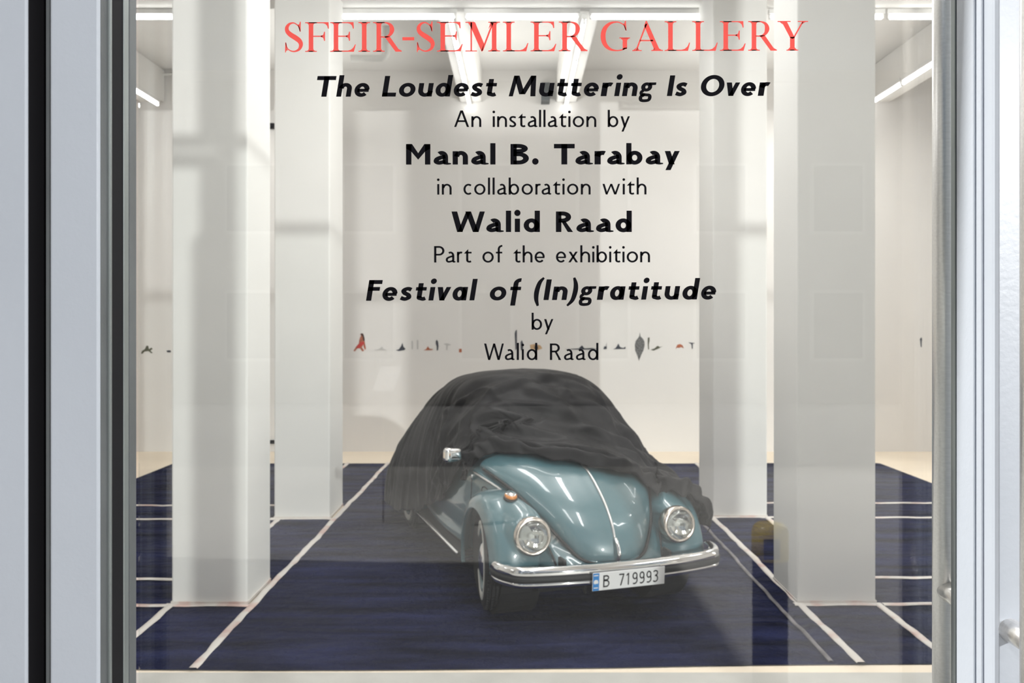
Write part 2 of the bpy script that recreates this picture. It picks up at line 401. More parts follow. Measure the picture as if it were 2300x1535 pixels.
# jambs, mullions, transoms, side lights
def trim(name, *a, m='frame', bev=.004): return tag(obj(name, bx(*a, bev=bev), M[m]), kind='structure')
trim('trim_1', -1.10, -.660, 1.137, 1.26, 0, 3.54)
trim('trim_2', -.6585, -.633, 1.172, 1.24, 0, 3.53, m='gasket', bev=0)
trim('trim_3', -.6600, -.6585, 1.139, 1.18, 0, 3.53, m='gasket', bev=0)
trim('trim_12', -.6425, -.6335, 1.150, 1.172, 0, 3.53, m='frame_side', bev=0)
trim('trim_4', .726, .765, 1.137, 1.26, 0, 3.54)
trim('trim_5', XL, XR, 1.13, 1.27, 3.535, 3.60)
trim('trim_6', -1.1, -.86, 1.13, 1.27, 3.60, ZC); trim('trim_7', .641, .765, 1.13, 1.27, 3.60, ZC)
for i, x in enumerate((-5.2, -2.8, 2.7, 5.9)): trim(f'trim_{8+i}', x, x+.10, 1.13, 1.27, 0, ZC)
for i_, (a_, b_) in enumerate(((-5.1, -2.8), (-2.7, -1.1), (.765, 2.7), (4.48, 5.9))):
    tag(obj(f'window_{i_+1}', bx(a_, b_, 1.196, 1.204, .02, 3.535), M['glass']), kind='structure')
tag(obj('glint_blocker', bx(3.27, 4.48, 1.10, 1.30, 0, ZC), M['facade']), kind='structure')  # added out of view to keep the glint off the right columns
tag(obj('wall_front', bx(XR-.9, XR, 1.0, 1.3, 0, ZC), M['facade']), kind='structure')
tag(obj('wall_front_left', bx(XL, XL+.9, 1.0, 1.3, 0, ZC), M['facade']), kind='structure')

# ------------------------------------------------------------------ street (mirrored in the pane)
tag(obj('ground', bx(-40, 40, -40, 1.0, -.3, 0), M['pave']), kind='structure')
tag(obj('road', bx(-40, 40, -17.5, -8.6, 0, .004), M['asphalt']), kind='structure')
def house(name, x0, x1, y0, y1, h, label, face, m='facade'):
    r = empty(name, ((x0+x1)/2, (y0+y1)/2, 0)); ox, oy = (x0+x1)/2, (y0+y1)/2
    obj('wall', bx(x0-ox, x1-ox, y0-oy, y1-oy, 0, h), M[m], r)
    obj('cornice', bx(x0-ox-.15, x1-ox+.15, y0-oy-.15, y1-oy+.15, h, h+.25), M[m], r)
    if face == 'y':
        n = int((x1-x0)/2.6)
        for k in range(n):
            for z in np.arange(1.0, h-1.9, 3.0):
                cx_ = x0-ox+(k+.5)*(x1-x0)/n
                wq = obj('window', bx(cx_-.65, cx_+.65, y1-oy-.02, y1-oy+.05, z, z+1.7), M['housing'], r)
                obj('pane', bx(cx_-.57, cx_+.57, y1-oy+.05, y1-oy+.06, z+.08, z+1.62), M['winglass'], wq)
    return tag(r, label, 'building')
house('street_building', -16, 20, -24, -17.5, 7.6, 'rendered building across the street facing the gallery door', 'y')
house('shading_building', -13, -4.65, -4.4, .9, 7.4, 'unseen building block added left of the door to shade the paving', 'x')  # added block, casts the shadow over the near left paving
# bollard behind the viewer, 2.55 m out from the pane
by_ = 2.51-3.82; bxx = 1.135
bol = tag(empty('bollard', (bxx, by_, 0)), 'yellow topped dark bollard mirrored in the glass at the right', 'bollard')
obj('post', lathe([(0, 0), (.10, 0), (.10, .012), (.078, .02), (.078, .80), (0, .80)], 'z', 32), M['bolblack'], bol, smooth=False)
obj('cap', lathe([(0, .965), (.03, .964), (.058, .957), (.074, .943), (.0815, .92), (.0815, .80), (0, .80)], 'z', 40), M['yellow'], bol, smooth=True)
obj('panel', bx(-.052, .02, .078, .0835, .815, .905, bev=.004), M['bolblack'], bol)
# small white notice on a thin post
nb = tag(empty('street_notice', (-1.27, -5.4, 0)), 'white notice board on a thin post mirrored above the car', 'sign')
bm = bx(-.10, .10, -.01, .01, 1.24, 1.46, bev=.004)
for v in bm.verts:
    v.co.x += .25*(v.co.z-1.24); v.co.y -= .8*(v.co.z-1.24)
obj('board', bm, M['plate'], nb); obj('post', tube([(0, -.02, 0), (0, -.02, 1.3)], .008, 8), M['facade'], nb)

# ------------------------------------------------------------------ lettering: glyphs drawn as pen strokes (cap height 100, x height 65)
XH = 65.0
def rect(x0, y0, x1, y1): return [[(x0, y0), (x1, y0), (x1, y1), (x0, y1)]]
def dia(xb, yb, xt, yt, wd): return [[(xb, yb), (xb+wd, yb), (xt+wd, yt), (xt, yt)]]
def arcp(cx, cy, rx, ry, a0, a1, n=28):
    return [(cx+rx*math.cos(math.radians(a0+(a1-a0)*i/n)), cy+ry*math.sin(math.radians(a0+(a1-a0)*i/n))) for i in range(n+1)]
def rib(pts, wv, wh=None, widths=None, closed=False):
    """ribbon along pts; wv = weight of upright parts, wh = weight of level parts"""
    N = len(pts); out = []; L = []; R = []
    for i in range(N):
        a = pts[i-1] if (i or closed) else pts[0]; b = pts[(i+1) % N] if (i < N-1 or closed) else pts[-1]
        dx, dy = b[0]-a[0], b[1]-a[1]; l = math.hypot(dx, dy) or 1; dx /= l; dy /= l
        wd = widths[i] if widths is not None else math.sqrt((wv*dy)**2+(wh*dx)**2)
        L.append((pts[i][0]-dy*wd/2, pts[i][1]+dx*wd/2)); R.append((pts[i][0]+dy*wd/2, pts[i][1]-dx*wd/2))
    for i in range(N if closed else N-1):
        j = (i+1) % N; out.append([L[i], R[i], R[j], L[j]])
    return out
def ell(x0, y0, x1, y1, wv, wh):
    return rib(arcp((x0+x1)/2, (y0+y1)/2, (x1-x0-wv)/2, (y1-y0-wh)/2, 0, 360, 48)[:-1], wv, wh, closed=True)
def dot(cx, cy, r): return [[(cx+r*math.cos(a*PI/12), cy+r*math.sin(a*PI/12)) for a in range(24)]]
def crw(pts, widths, n=44):
    q = crom([(*p, w_) for p, w_ in zip(pts, widths)], n)
    return rib([(a[0], a[1]) for a in q], 0, widths=[a[2] for a in q])
def sans(ch, w, h, it=False):
    """-> polygons, width"""
    B = w > 20; o = 1.2
    def arch(x0, x1, top, foot=0):       # shoulder from stem at x0.. to right leg ending at x1
        rx = (x1-x0-w)/2; cx = x1-w/2-rx; ry = min(rx*1.05, 30)
        return rib(arcp(cx, top-h/2-ry, rx, ry, 172, 0, 22)+[(x1-w/2, foot)], w, h)
    if ch == ' ': return [], 30
    if ch == '.': return dot(w*.62, w*.58, w*.62), w*1.3
    if ch == 'l': return rect(0, 0, w, 104), w
    if ch == 'i': return rect(0, 0, w, XH)+dot(w/2, 93 if B or it else 91, w*(.60 if B else .62)), w
    if ch == 'I': return rect(0, 0, w*1.05, 100), w*1.05
    W = {'n': 60, 'h': 60, 'u': 60, 'o': 69, 'c': 55, 'e': 62, 'b': 64, 'd': 64}.get(ch, 60)+(w-13)*.85
    if it: W *= .97
    if ch == 'n': return rect(0, 0, w, XH)+arch(w*.25, W, XH+o), W
    if ch == 'h': return rect(0, 0, w, 104)+arch(w*.25, W, XH+o), W
    if ch == 'u':
        rx = (W-w*.9)/2; ry = min(rx, 30)
        return rect(W-w, 0, W, XH)+rib([(w/2, XH)]+arcp(w/2+rx, h/2-o+ry, rx, ry, 180, 352, 22), w, h), W
    if ch == 'r':
        return rect(0, 0, w, XH)+rib(arcp(w*.6+16, XH-h*.5-22, 16+w*.2, 23, 165, 66, 16), w, h*1.05), w+19
    if ch == 'o': return ell(0, -o, W, XH+o, w, h), W
    if ch == 'c': return rib(arcp(W*.56, XH/2, W*.56-w/2, XH/2+o-h/2, 52, 308, 34), w, h), W*.92
    if ch == 'e':
        p = rib(arcp(W/2, XH/2, W/2-w/2, XH/2+o-h/2, 3, 318, 40), w, h)
        ym = XH*.47
        return p+rect(w*.6, ym-h*.42, W-w*.12, ym+h*.42), W
    if ch == 'b': return rect(0, 0, w, 104)+ell(w*.12, -o, W, XH+o, w, h), W
    if ch == 'd': return rect(W-w, 0, W, 104)+ell(0, -o, W-w*.12, XH+o, w, h), W
    if ch == 'a' and it: return rect(W-w, 0, W, XH)+ell(0, -o, W-w*.12, XH+o, w, h), W
    if ch == 'a':
        W = 52+(w-13)*1.05; xr = W-w*.5
        top = rib([(xr, h*.4)]+arcp(xr-(W-w)*.42, XH-h/2-20, (W-w)*.42, 20+o, 0, 128, 22), w, h)
        bw = rib(crom([(xr, 39), (xr-14-w*.1, 35.5), (w*.5+5, 27), (w*.5, 16.5), (w*.5+4, h/2+1.5), (w*.5+13, h/2-o), (xr-8, h/2+3), (xr, 13)], 30), w, h*.95)
        foot = [[(xr-w*.5, 12), (xr-w*.3, 1), (xr+w*.35, -1), (W+w*.55, 1.5), (W+w*.55, 7), (xr+w*.5, 9)]]
        return top+bw+foot, W+w*.25
    if ch == 's':
        W = 42+(w-13)*.9
        p = crom([(W-w*.22, XH-h*.72), (W*.62, XH+o-h*.5), (w*.62+4, XH-h*.62), (w*.5, XH*.72), (W*.36, XH*.56), (W*.68, XH*.42), (W-w*.5, XH*.26), (W-w*.62-3, h*.66), (W*.42, h*.5-o), (w*.1, h*.78)], 44)
        return rib(p, w, h), W
    if ch == 't':
        k = 9 if B else 11
        p = rect(k, 14, k+w, 83 if not it else 84)+rect(0 if (B or it) else 2, XH-h*.95, k+w+17, XH)
        if not (B or it): p = rect(k, 14, k+w, XH)+[[(k+w, 82), (k+w, XH-h), (-3, XH-h)]]+rect(k, XH-h*.95, k+w+20, XH)
        p += rib(crom([(k+w/2, 22), (k+w/2+.5, 13), (k+w*.8, h*.55+1), (k+w+8, h*.5-o), (k+w+17, h*.7)], 14), w, h)
        return p, k+w+18
    if ch == 'f':
        d = -26 if it else 0; k = 11
        return rect(k, d, k+w, 78)+rect(0, XH-h*.95, k+w+15, XH)+rib([(k+w/2, 76)]+arcp(k+w/2+20, 80, 20, 26-h/2, 180, 84, 14), w, h), k+w+16
    if ch == 'g':
        W = 58+(w-22)
        p = ell(2, 22, W-6, XH+o, w*.86, h*.85)
        p += [[(W-22, XH+1), (W-22, XH-h*.8), (W+10, XH-h*.62), (W+10, XH+1)]]
        p += rib(crom([(15, 27), (6, 19), (9, 9), (24, 4)], 12), w*.62, h*.85)
        p += rib(crom([(12, 8), (30, 6), (W-14, 4), (W-w*.42, -7), (W-14, -19), (W*.45, -22.5), (12, -20), (w*.32, -11), (9, -1), (20, 5)], 40), w*.72, h*.8)
        return p, W+6
    if ch == 'v': return dia(W*.44-w*.1-w*.45, 0, 0, XH, w*1.06)+dia(W*.44-w*.55, 0, W-w*.95-4, XH, w*.95), W-4
    if ch == 'y':
        k = W*.44
        return dia(k-w*.5, 0, 0, XH, w*1.06)+dia(k-w*.62-13, -28, W-w-3, XH, w*.98), W-3
    if ch == 'w':
        s_ = 26.5
        return (dia(s_-w*.5, 0, 0, XH, w)+dia(s_-w*.5, 0, 2*s_-w*.35, XH, w*.8)+dia(3*s_-w*.6, 0, 2*s_-w*.5, XH, w)+dia(3*s_-w*.5, 0, 4*s_-w*.8, XH, w*.9)), 4*s_+w*.2
    if ch == 'x': return dia(0, 0, W-w*1.3, XH, w*1.12)+dia(W-w*1.2, 0, 2, XH, w*1.15), W
    if ch == 'T': W = 78+(w-13)*.9; return rect(0, 100-h*1.12, W, 100)+rect(W/2-w*.53, 0, W/2+w*.53, 100), W
    if ch == 'L': return rect(0, 0, w*1.05, 100)+rect(0, 0, 58+(w-13)*.5, h*1.1), 56+(w-13)*.5
    if ch == 'F': return rect(0, 0, w*1.05, 100)+rect(0, 100-h*1.1, 58+(w-13)*.4, 100)+rect(0, 48, 52+(w-13)*.3, 48+h*1.05), 56+(w-13)*.4
    if ch == 'O': W = 102+(w-13)*.5; return ell(0, -1.5, W, 101.5, w*1.08, h*1.1), W
    if ch == 'A': W = 88+w*.2; return dia(0, 0, W/2-w*.62, 100, w*.98)+dia(W-w*1.05, 0, W/2-w*.45, 100, w*1.06)+rect(W*.2, 30, W*.78, 30+h), W
    if ch == 'P': return rect(0, 0, w*1.05, 100)+rib([(w*.5, 100-h*.5)]+arcp(30, 71, 26, 29-h*.5, 90, -90, 20)+[(w*.5, 42+h*.5)], w*1.05, h), 58
    if ch == 'R':
        W = 60+(w-13)*1.0; r = W-31-w*.5
        top = rib([(w*.5, 100-h*.5)]+arcp(31, 73, r, 27-h*.5, 90, -90, 20)+[(w*.5, 46+h*.5)], w*1.05, h)
        if B: leg = [[(W*.36, 52), (W*.62, 54), (W+8, 3), (W+10, 0), (W-14, 0), (W-18, 4)]]
        else: leg = [[(W*.46, 52), (W*.46+w*1.1, 50), (W+9, 0), (W+9-w*1.35, 0), (W-9, 8)]]
        return rect(0, 0, w*1.05, 100)+top+leg, W+8
    if ch == 'B':
        W = 62+(w-13)*1.0; x2 = W-w*.5
        up = rib([(w*.5, 100-h*.5)]+arcp(30, 77.5, x2-4-30, 22.5-h*.5, 90, -90, 18)+[(w*.5, 55+h*.5)], w, h)
        lo = rib([(w*.5, 60-h*.5)]+arcp(32, 30, x2-32, 30-h*.5, 90, -90, 18)+[(w*.5, h*.5)], w, h)
        return rect(0, 0, w*1.05, 100)+up+lo, W
    if ch == 'M':
        if it:
            W = 118; return dia(0, 0, 10, 100, w*.82)+dia(W-w*.98, 0, W-10-w, 100, w)+dia(W/2-w*.62, 0 if not B else 10, 9, 100, w*1.1)+dia(W/2-w*.45, 10 if B else 0, W-w-10.5, 100, w*1.0), W
        W = 92+(w-13)*2.1
        return rect(0, 0, w*1.03, 100)+rect(W-w*1.03, 0, W, 100)+[[(0, 100), (w*1.15, 100), (W/2, 56), (W/2, 24), (w*.9, 66), (0, 78)], [(W, 100), (W-w*1.15, 100), (W/2, 56), (W/2, 24), (W-w*.9, 66), (W, 78)]], W
    if ch == 'W':
        s_ = 29+(w-13)*.42; e = w*.5
        return dia(s_-e, 0, -2, 100, w*1.03)+dia(s_-e*.8, 0, 2*s_-e*.62, 100, w*.85)+dia(3*s_-e*1.1, 0, 2*s_-e*.95, 100, w*1.03)+dia(3*s_-e*.9, 0, 4*s_-e*1.5, 100, w*.92), 4*s_+e*.4
    if ch == '(': return crw([(30, 108), (14, 84), (7, 42), (10, 5), (22, -28)], [w*.45, w*.85, w*1.0, w*.85, w*.45]), 28
    if ch == ')': return crw([(4, 108), (16, 76), (19, 42), (12, 0), (-8, -28)], [w*.45, w*.85, w*1.0, w*.85, w*.45]), 28
    raise KeyError(ch)

def sl(x0, x1, y, up):    # thin slab serif with brackets onto a stem
    return rect(x0, y, x1, y+3.2) if not up else rect(x0, y-3.2, x1, y)
def stem(x, w=15.5, y0=0, y1=100, ext=12):
    p = rect(x, y0, x+w, y1)+sl(x-ext, x+w+ext, y0, False)+sl(x-ext, x+w+ext, y1, True)
    for yy, s_ in ((y0, 1), (y1, -1)):
        for xx, t_ in ((x, -1), (x+w, 1)):
            a = [(xx, yy+s_*3)]+[(xx+t_*9*(1-math.cos(math.radians(q))), yy+s_*(3+8*(1-math.sin(math.radians(q))))) for q in (0, 25, 50, 75, 90)]
            p.append(a)
    return p
def serif(ch):
    if ch == ' ': return [], 34
    if ch == '-': return rect(0, 26+12, 40, 38+11), 40
    if ch == 'I': return stem(14), 44
    if ch in 'FE':
        p = stem(14)+[[(29, 96.5), (29, 100), (81, 100), (82, 78), (79, 78), (76, 88), (70, 94), (62, 96.5)]]
        p += rect(29, 50.5, 60, 54.5)+[[(55, 54.5), (63, 57.5), (66, 68), (69, 68), (69, 37), (66, 37), (63, 47), (55, 50.5)]]
        if ch == 'F': return p, 84
        return p+[[(29, 0), (29, 4), (62, 4), (72, 7), (80, 14), (86, 25), (89, 25), (82, 0)]], 90
    if ch == 'L': return stem(14)+[[(29, 0), (29, 4), (60, 4), (70, 7), (79, 15), (85, 28), (88, 28), (81, 0)]], 88
    if ch in 'RP':
        p = stem(14)+crw([(28, 98), (46, 97.6), (61, 90), (66, 74), (60, 58), (46, 50), (28, 49.5)], [4, 4.5, 10, 15.5, 10, 5, 4])
        return p+[[(40, 52), (58, 52), (88, 9), (99, 3.2), (99, 0), (78, 0)]], 96
    if ch == 'S':
        p = crw([(54, 70), (50, 84), (42, 93), (31, 97.8), (18, 94), (10, 83), (11, 70), (21, 59), (38, 48), (52, 37), (57, 24), (51, 9), (36, 1.8), (22, 4), (11, 13), (6, 30)],
                [2.5, 3, 3.5, 4.5, 8, 12, 14, 16, 17, 16, 13.5, 9, 5, 4, 3.2, 2.6], 70)
        return p+[[(53, 68), (56, 68), (56.5, 102), (53.5, 102), (51, 93), (46, 92)], [(4, 32), (7, 32), (10, 10), (14, 6), (7.5, 4), (6, -2), (3.5, -2)]], 64
    if ch == 'G':
        p = crw([(88, 70), (82, 86), (70, 95), (55, 98), (34, 93), (17, 76), (11, 50), (17, 24), (34, 7), (56, 1.8), (74, 4), (86, 10)],
                [2.6, 3, 3.5, 4.2, 9, 14.5, 16.5, 14.5, 9, 4.5, 4.2, 5], 70)
        p += rect(77, 8, 92, 44)+rect(66, 42.8, 102, 46)+[[(77, 36), (70, 43.5), (77, 43.5)], [(92, 36), (99, 43.5), (92, 43.5)], [(77, 3), (92, 8), (92, 12), (77, 9)]]
        return p+[[(87, 69), (90, 69), (88, 102), (85, 102), (83, 94), (79, 92)]], 104
    if ch == 'A':
        p = dia(11, 2, 45, 92, 5.5)+[[(46, 102), (49, 102), (93, 3), (75, 3), (40, 86)]]+rect(26, 33, 70, 37.5)
        p += rect(0, 0, 32, 3.2)+rect(64, 0, 104, 3.2)+[[(11, 3), (4, 3), (14, 12)], [(15, 3), (24, 3), (18, 12)], [(93, 3), (100, 3), (90, 9)], [(75, 3), (68, 3), (76, 10)]]
        return p, 102
    if ch == 'M':
        p = dia(20, 2, 20, 98, 5)+rect(3, 0, 42, 3.2)+[[(3, 100), (32, 100), (36, 97), (66, 26), (60, 0), (57, 0), (20, 84), (12, 96.5), (3, 96.8)]]
        p += dia(56.5, 2, 92, 96, 6)+stem(92, 15.5)+[[(92, 100), (88, 100), (80, 74), (92, 92)]]
        return p, 122
    if ch == 'Y':
        p = stem(42, 15.5, 0, 46)[:1]+sl(30, 70, 0, False)+[[(42, 3), (34, 3), (42, 11)], [(57.5, 3), (65, 3), (57.5, 11)]]
        p += [[(14, 97), (32, 97), (58, 44), (50, 40), (42, 44)]]+dia(51, 42, 82, 97, 5.5)+rect(0, 96.8, 44, 100)+rect(68, 96.8, 103, 100)
        p += [[(14, 97), (7, 97), (18, 88)], [(84, 97), (95, 97), (80, 88)]]
        return p, 100
    raise KeyError(ch)

def kern(t, i):
    if i >= len(t)-1: return 0
    a, b = t[i], t[i+1]
    if a == 'r' and b in 'ae': return 9
    if a in 'WT' and b in 'ae': return 12
    if a in 'Fv' or b in 'v': return 5
    return -6 if ' ' in (a, b) and t.upper() != t else 0
def lay(text, fn, x0, x1, gap):
    """place glyphs so that the line spans exactly x0..x1 (units: cap 100), spacing absorbed in the gaps"""
    g = [fn(c) for c in text]; tot = sum(q[1] for q in g)-sum(kern(text, i) for i in range(len(text)-1)); n = len(text)-1
    ex = ((x1-x0)-tot)/max(n, 1); x = x0; out = []
    for q_, (polys, wd) in enumerate(g):
        out += [[(a+x, b) for a, b in p] for p in polys]; x += wd+ex-kern(text, q_)
    return out
PANEY = 1.2516
def line(label, text, fn, px0, px1, base, cap, m, slant=0, rot=0):
    """px measurements of the sign as it stands on the pane (pane at 1.2517 m)"""
    S = PANEY/F; k = cap/100.0
    polys = lay(text, fn, 0, (px1-px0-slant*cap*.0)/k, 0)
    V = []; Fc = []
    for p in polys:
        i0 = len(V)
        for a, b in p:
            u = px0+(a+slant*b)*k; v = base-b*k+rot*(px0-u)
            V.append(((u-CX)*S, PANEY-1.2-.0001, H+(CY-v)*S))
        Fc.append(tuple(range(i0, len(V))))
    o = obj('lettering', (V, Fc), M[m], pane); o['label'] = label
    # make every face look outwards
    bm = bmesh.new(); bm.from_mesh(o.data)
    for f in bm.faces:
        f.normal_update()
        if f.normal.y > 0: f.normal_flip()
    bm.to_mesh(o.data); bm.free()
reg = lambda c: sans(c, 13.0, 10.8)
def stretch(g, k): return [[(a*k, b) for a, b in p] for p in g[0]], g[1]*k
BK = {'a': 1.13, 'n': 1.08, 'B': 1.24, 'T': 1.16, 'r': 1.3, 'b': 1.08, 'd': 1.08, 'y': 1.12, 'W': 1.17, 'R': 1.02}
bold = lambda c: stretch(sans(c, 25.5/min(1.1, BK.get(c, 1)), 19.5), BK.get(c, 1))
bi = lambda c: stretch(sans(c, 22.5, 17.5, True), {'M': 1.09, 'r': 1.25, ' ': .85}.get(c, 1.06))
line('red serif lettering SFEIR-SEMLER GALLERY', 'SFEIR-SEMLER GALLERY', serif, 638, 1813, 116.8, 66.6, 'red', rot=.0026)
line('black bold italic lettering The Loudest Muttering Is Over', 'The Loudest Muttering Is Over', bi, 706, 1726, 217.5, 46.5, 'black', .16, .002)
line('black lettering An installation by', 'An installation by', reg, 1020, 1415, 285.5, 37.2, 'black')
line('black bold lettering Manal B. Tarabay', 'Manal B. Tarabay', bold, 912, 1527, 370, 46.2, 'black', rot=.001)
line('black lettering in collaboration with', 'in collaboration with', reg, 982, 1452, 437.5, 36.8, 'black', rot=.001)
line('black bold lettering Walid Raad', 'Walid Raad', bold, 1015, 1419, 521.5, 46.2, 'black')
line('black lettering Part of the exhibition', 'Part of the exhibition', reg, 975, 1460, 590, 37.0, 'black', rot=.001)
line('black bold italic lettering Festival of (In)gratitude', 'Festival of (In)gratitude', bi, 822, 1606, 676, 46.5, 'black', .16, .004)
line('black lettering by', 'by', reg, 1194, 1243, 741, 36.8, 'black')
line('black lettering Walid Raad under the word by', 'Walid Raad', reg, 1088, 1344, 809, 37.0, 'black')

# ------------------------------------------------------------------ small cut-out prints in a frieze on the back wall
M['ink'] = mat('dark print ink', (.035, .04, .055), .6, noise=(25, .4)); M['inkgrey'] = mat('faint grey print', (.50, .49, .48), .6, noise=(20, .05))
M['skin'] = mat('printed skin tone', (.38, .13, .08), .6, noise=(30, .25)); M['redcloth'] = mat('printed red cloth', (.50, .05, .045), .6, noise=(30, .1))
M['hair'] = mat('printed dark hair', (.03, .018, .015), .6); M['rust'] = mat('printed rust brown', (.36, .10, .04), .6, noise=(30, .35)); M['tan'] = mat('printed tan', (.50, .33, .18), .6, noise=(30, .3))
M['greyprint'] = mat('speckled grey print', (.12, .12, .12), .6, noise=(55, .9)); M['olive'] = mat('printed olive brown', (.07, .07, .04), .6, noise=(25, .3))
def cut(name, label, px, pieces, cat='print', group='small prints in a row along the back wall', yw=YB):
    """pieces: (material, [(px x, px y), ...]) measured on the wall plane; thin cut paper, 3 mm thick"""
    S = yw/F; objs = []
    first = None
    for k, (m, pts) in enumerate(pieces):
        t0 = .004+.0012*k
        P = [((x-CX)*S, H+(CY-y)*S) for x, y in pts]; n = len(P)
        V = [(x, yw-t0, z) for x, z in P]+[(x, yw+.001-.0, z) for x, z in P]
        Fc = [tuple(range(n)), tuple(range(2*n-1, n-1, -1))]+[(i, (i+1) % n, n+(i+1) % n, n+i) for i in range(n)]
        bm = bmesh.new(); me = bpy.data.meshes.new('t'); me.from_pydata(V, [], Fc); bm.from_mesh(me); bpy.data.meshes.remove(me)
        bmesh.ops.recalc_face_normals(bm, faces=bm.faces)
        bmesh.ops.triangulate(bm, faces=[f for f in bm.faces if len(f.verts) > 4])
        if first is None: first = obj(name, bm, M[m])
        else:
            objs.append(obj(pieces[k][2] if False else 'colour_patch', bm, M[m], first))
    tag(first, label, cat, group)
cut('figure_print', 'print of a seated woman in a red swimsuit with long dark hair', 0, [
    ('skin', [(794, 788), (800, 779), (806, 772), (807, 764), (809, 758), (811, 755), (809, 751), (812, 749), (816, 750), (817, 756), (818, 762), (820, 772), (822, 783), (820, 787), (817, 780), (816, 774), (813, 781), (818, 788), (814, 790), (809, 783), (803, 783), (797, 790)]),
    ('redcloth', [(807, 766), (809, 769), (818, 768), (817, 774), (812, 777), (806, 783), (800, 781), (804, 774), (808, 773)]),
    ('hair', [(810, 750), (814, 749), (817, 753), (819, 761), (819, 767), (816, 765), (815, 756), (812, 753)])])
cut('figure_print', 'dark blue print of a reclining figure right of the woman in red', 0, [('ink', [(889, 787), (896, 785), (901, 778), (904, 770), (906, 779), (911, 784), (908, 787), (896, 789)])])
cut('figure_print', 'low brown print with a small peak left of the thin standing figure', 0, [('rust', [(951, 787), (957, 785), (961, 778), (965, 784), (974, 785), (968, 787)])])
cut('figure_print', 'print of a thin dark standing figure', 0, [('ink', [(979, 767), (981, 763), (984, 768), (985, 778), (984, 787), (981, 788), (981, 778), (979, 773)])])
cut('figure_print', 'small square red and brown print left of the lower word Walid', 0, [('rust', [(1031, 784), (1037, 784), (1037, 792), (1031, 792)])])
cut('figure_print', 'tall dark blade shaped print behind the l of the lower Walid', 0, [('ink', [(1156, 750), (1158, 743), (1161, 741), (1161, 784), (1158, 787), (1157, 768)])])
cut('figure_print', 'small dark print with a spike beside the tall blade shape', 0, [('ink', [(1169, 770), (1172, 764), (1175, 771), (1175, 787), (1170, 787)])])
cut('figure_print', 'tan and dark print behind the d of the lower Walid', 0, [('tan', [(1190, 775), (1200, 773), (1214, 776), (1218, 783), (1208, 787), (1192, 785)]), ('hair', [(1202, 776), (1205, 773), (1209, 782), (1205, 787), (1200, 783)])])
cut('figure_print', 'dark low long print behind the lower word Raad', 0, [('ink', [(1268, 785), (1300, 783), (1307, 776), (1313, 783), (1330, 782), (1342, 785), (1300, 786)])])
cut('figure_print', 'small dark print of a seated figure right of the lower word Raad', 0, [('ink', [(1355, 784), (1358, 778), (1361, 779), (1362, 770), (1363, 784), (1358, 785)])])
cut('figure_print', 'dark print of a lying figure with a peak left of the grey leaf shape', 0, [('ink', [(1377, 785), (1383, 782), (1389, 772), (1393, 780), (1400, 782), (1405, 779), (1405, 784)])])
leaf = [(1437, 747), (1438.5, 756), (1443, 760), (1447, 766), (1448, 776), (1445, 788), (1440, 798), (1435, 811), (1432, 800), (1427, 788), (1426, 776), (1428, 766), (1433, 760), (1436, 755)]
cut('leaf_print', 'tall speckled grey leaf shaped print', 0, [('greyprint', leaf)])
cut('figure_print', 'thin brown upright print just right of the grey leaf shape', 0, [('olive', [(1455, 759), (1459, 758), (1459, 766), (1457, 775), (1458, 785), (1456, 785), (1455, 772)])])
cut('figure_print', 'dark print of a figure lying at a slant right of the leaf shape', 0, [('olive', [(1461, 786), (1470, 783), (1477, 777), (1482, 780), (1488, 778), (1480, 783), (1468, 788)])])
cut('figure_print', 'rust brown print of a crouching animal near the back right column', 0, [('rust', [(1518, 783), (1521, 775), (1528, 773), (1533, 776), (1536, 783), (1530, 780), (1525, 782), (1521, 781), (1517, 785)])])
cut('figure_print', 'thin grey print with spread arms beside the back right column', 0, [('ink', [(1546, 769), (1552, 770), (1561, 771), (1556, 773), (1556, 784), (1554, 784), (1553, 774)])])
cut('figure_print', 'dark print like a frog at the far left of the row', 0, [('olive', [(317, 795), (319, 789), (326, 784), (329, 777), (333, 777), (335, 785), (340, 781), (343, 784), (338, 788), (343, 793), (340, 794), (334, 789), (325, 790), (320, 795)])])
cut('figure_print', 'small blue print beside the striped column', 0, [('ink', [(374, 788), (380, 787), (384, 788), (384, 792), (376, 792)])])
cut('figure_print', 'dark upright insect like print on the wall at the far right', 0, [('ink', [(2066, 762), (2069, 758), (2071, 762), (2070, 770), (2070, 780), (2068, 780), (2067, 770)])])
for (x, a, b, lab) in ((926, 765, 785, 'left'), (938, 763, 785, 'right')):
    cut('figure_print', f'{lab} of the pair of faint grey upright prints', 0, [('inkgrey', [(x-1.5, b), (x-2, a+3), (x, a), (x+2, a+4), (x+1.5, b)])])
cut('figure_print', 'faint grey low print right of the woman in red', 0, [('inkgrey', [(838, 787), (850, 785), (858, 779), (862, 784), (868, 787)])])
cut('figure_print', 'faint grey print like a small table', 0, [('inkgrey', [(996, 773), (1004, 771), (1014, 775), (1006, 777), (1005, 787), (1002, 787), (1002, 776)])])

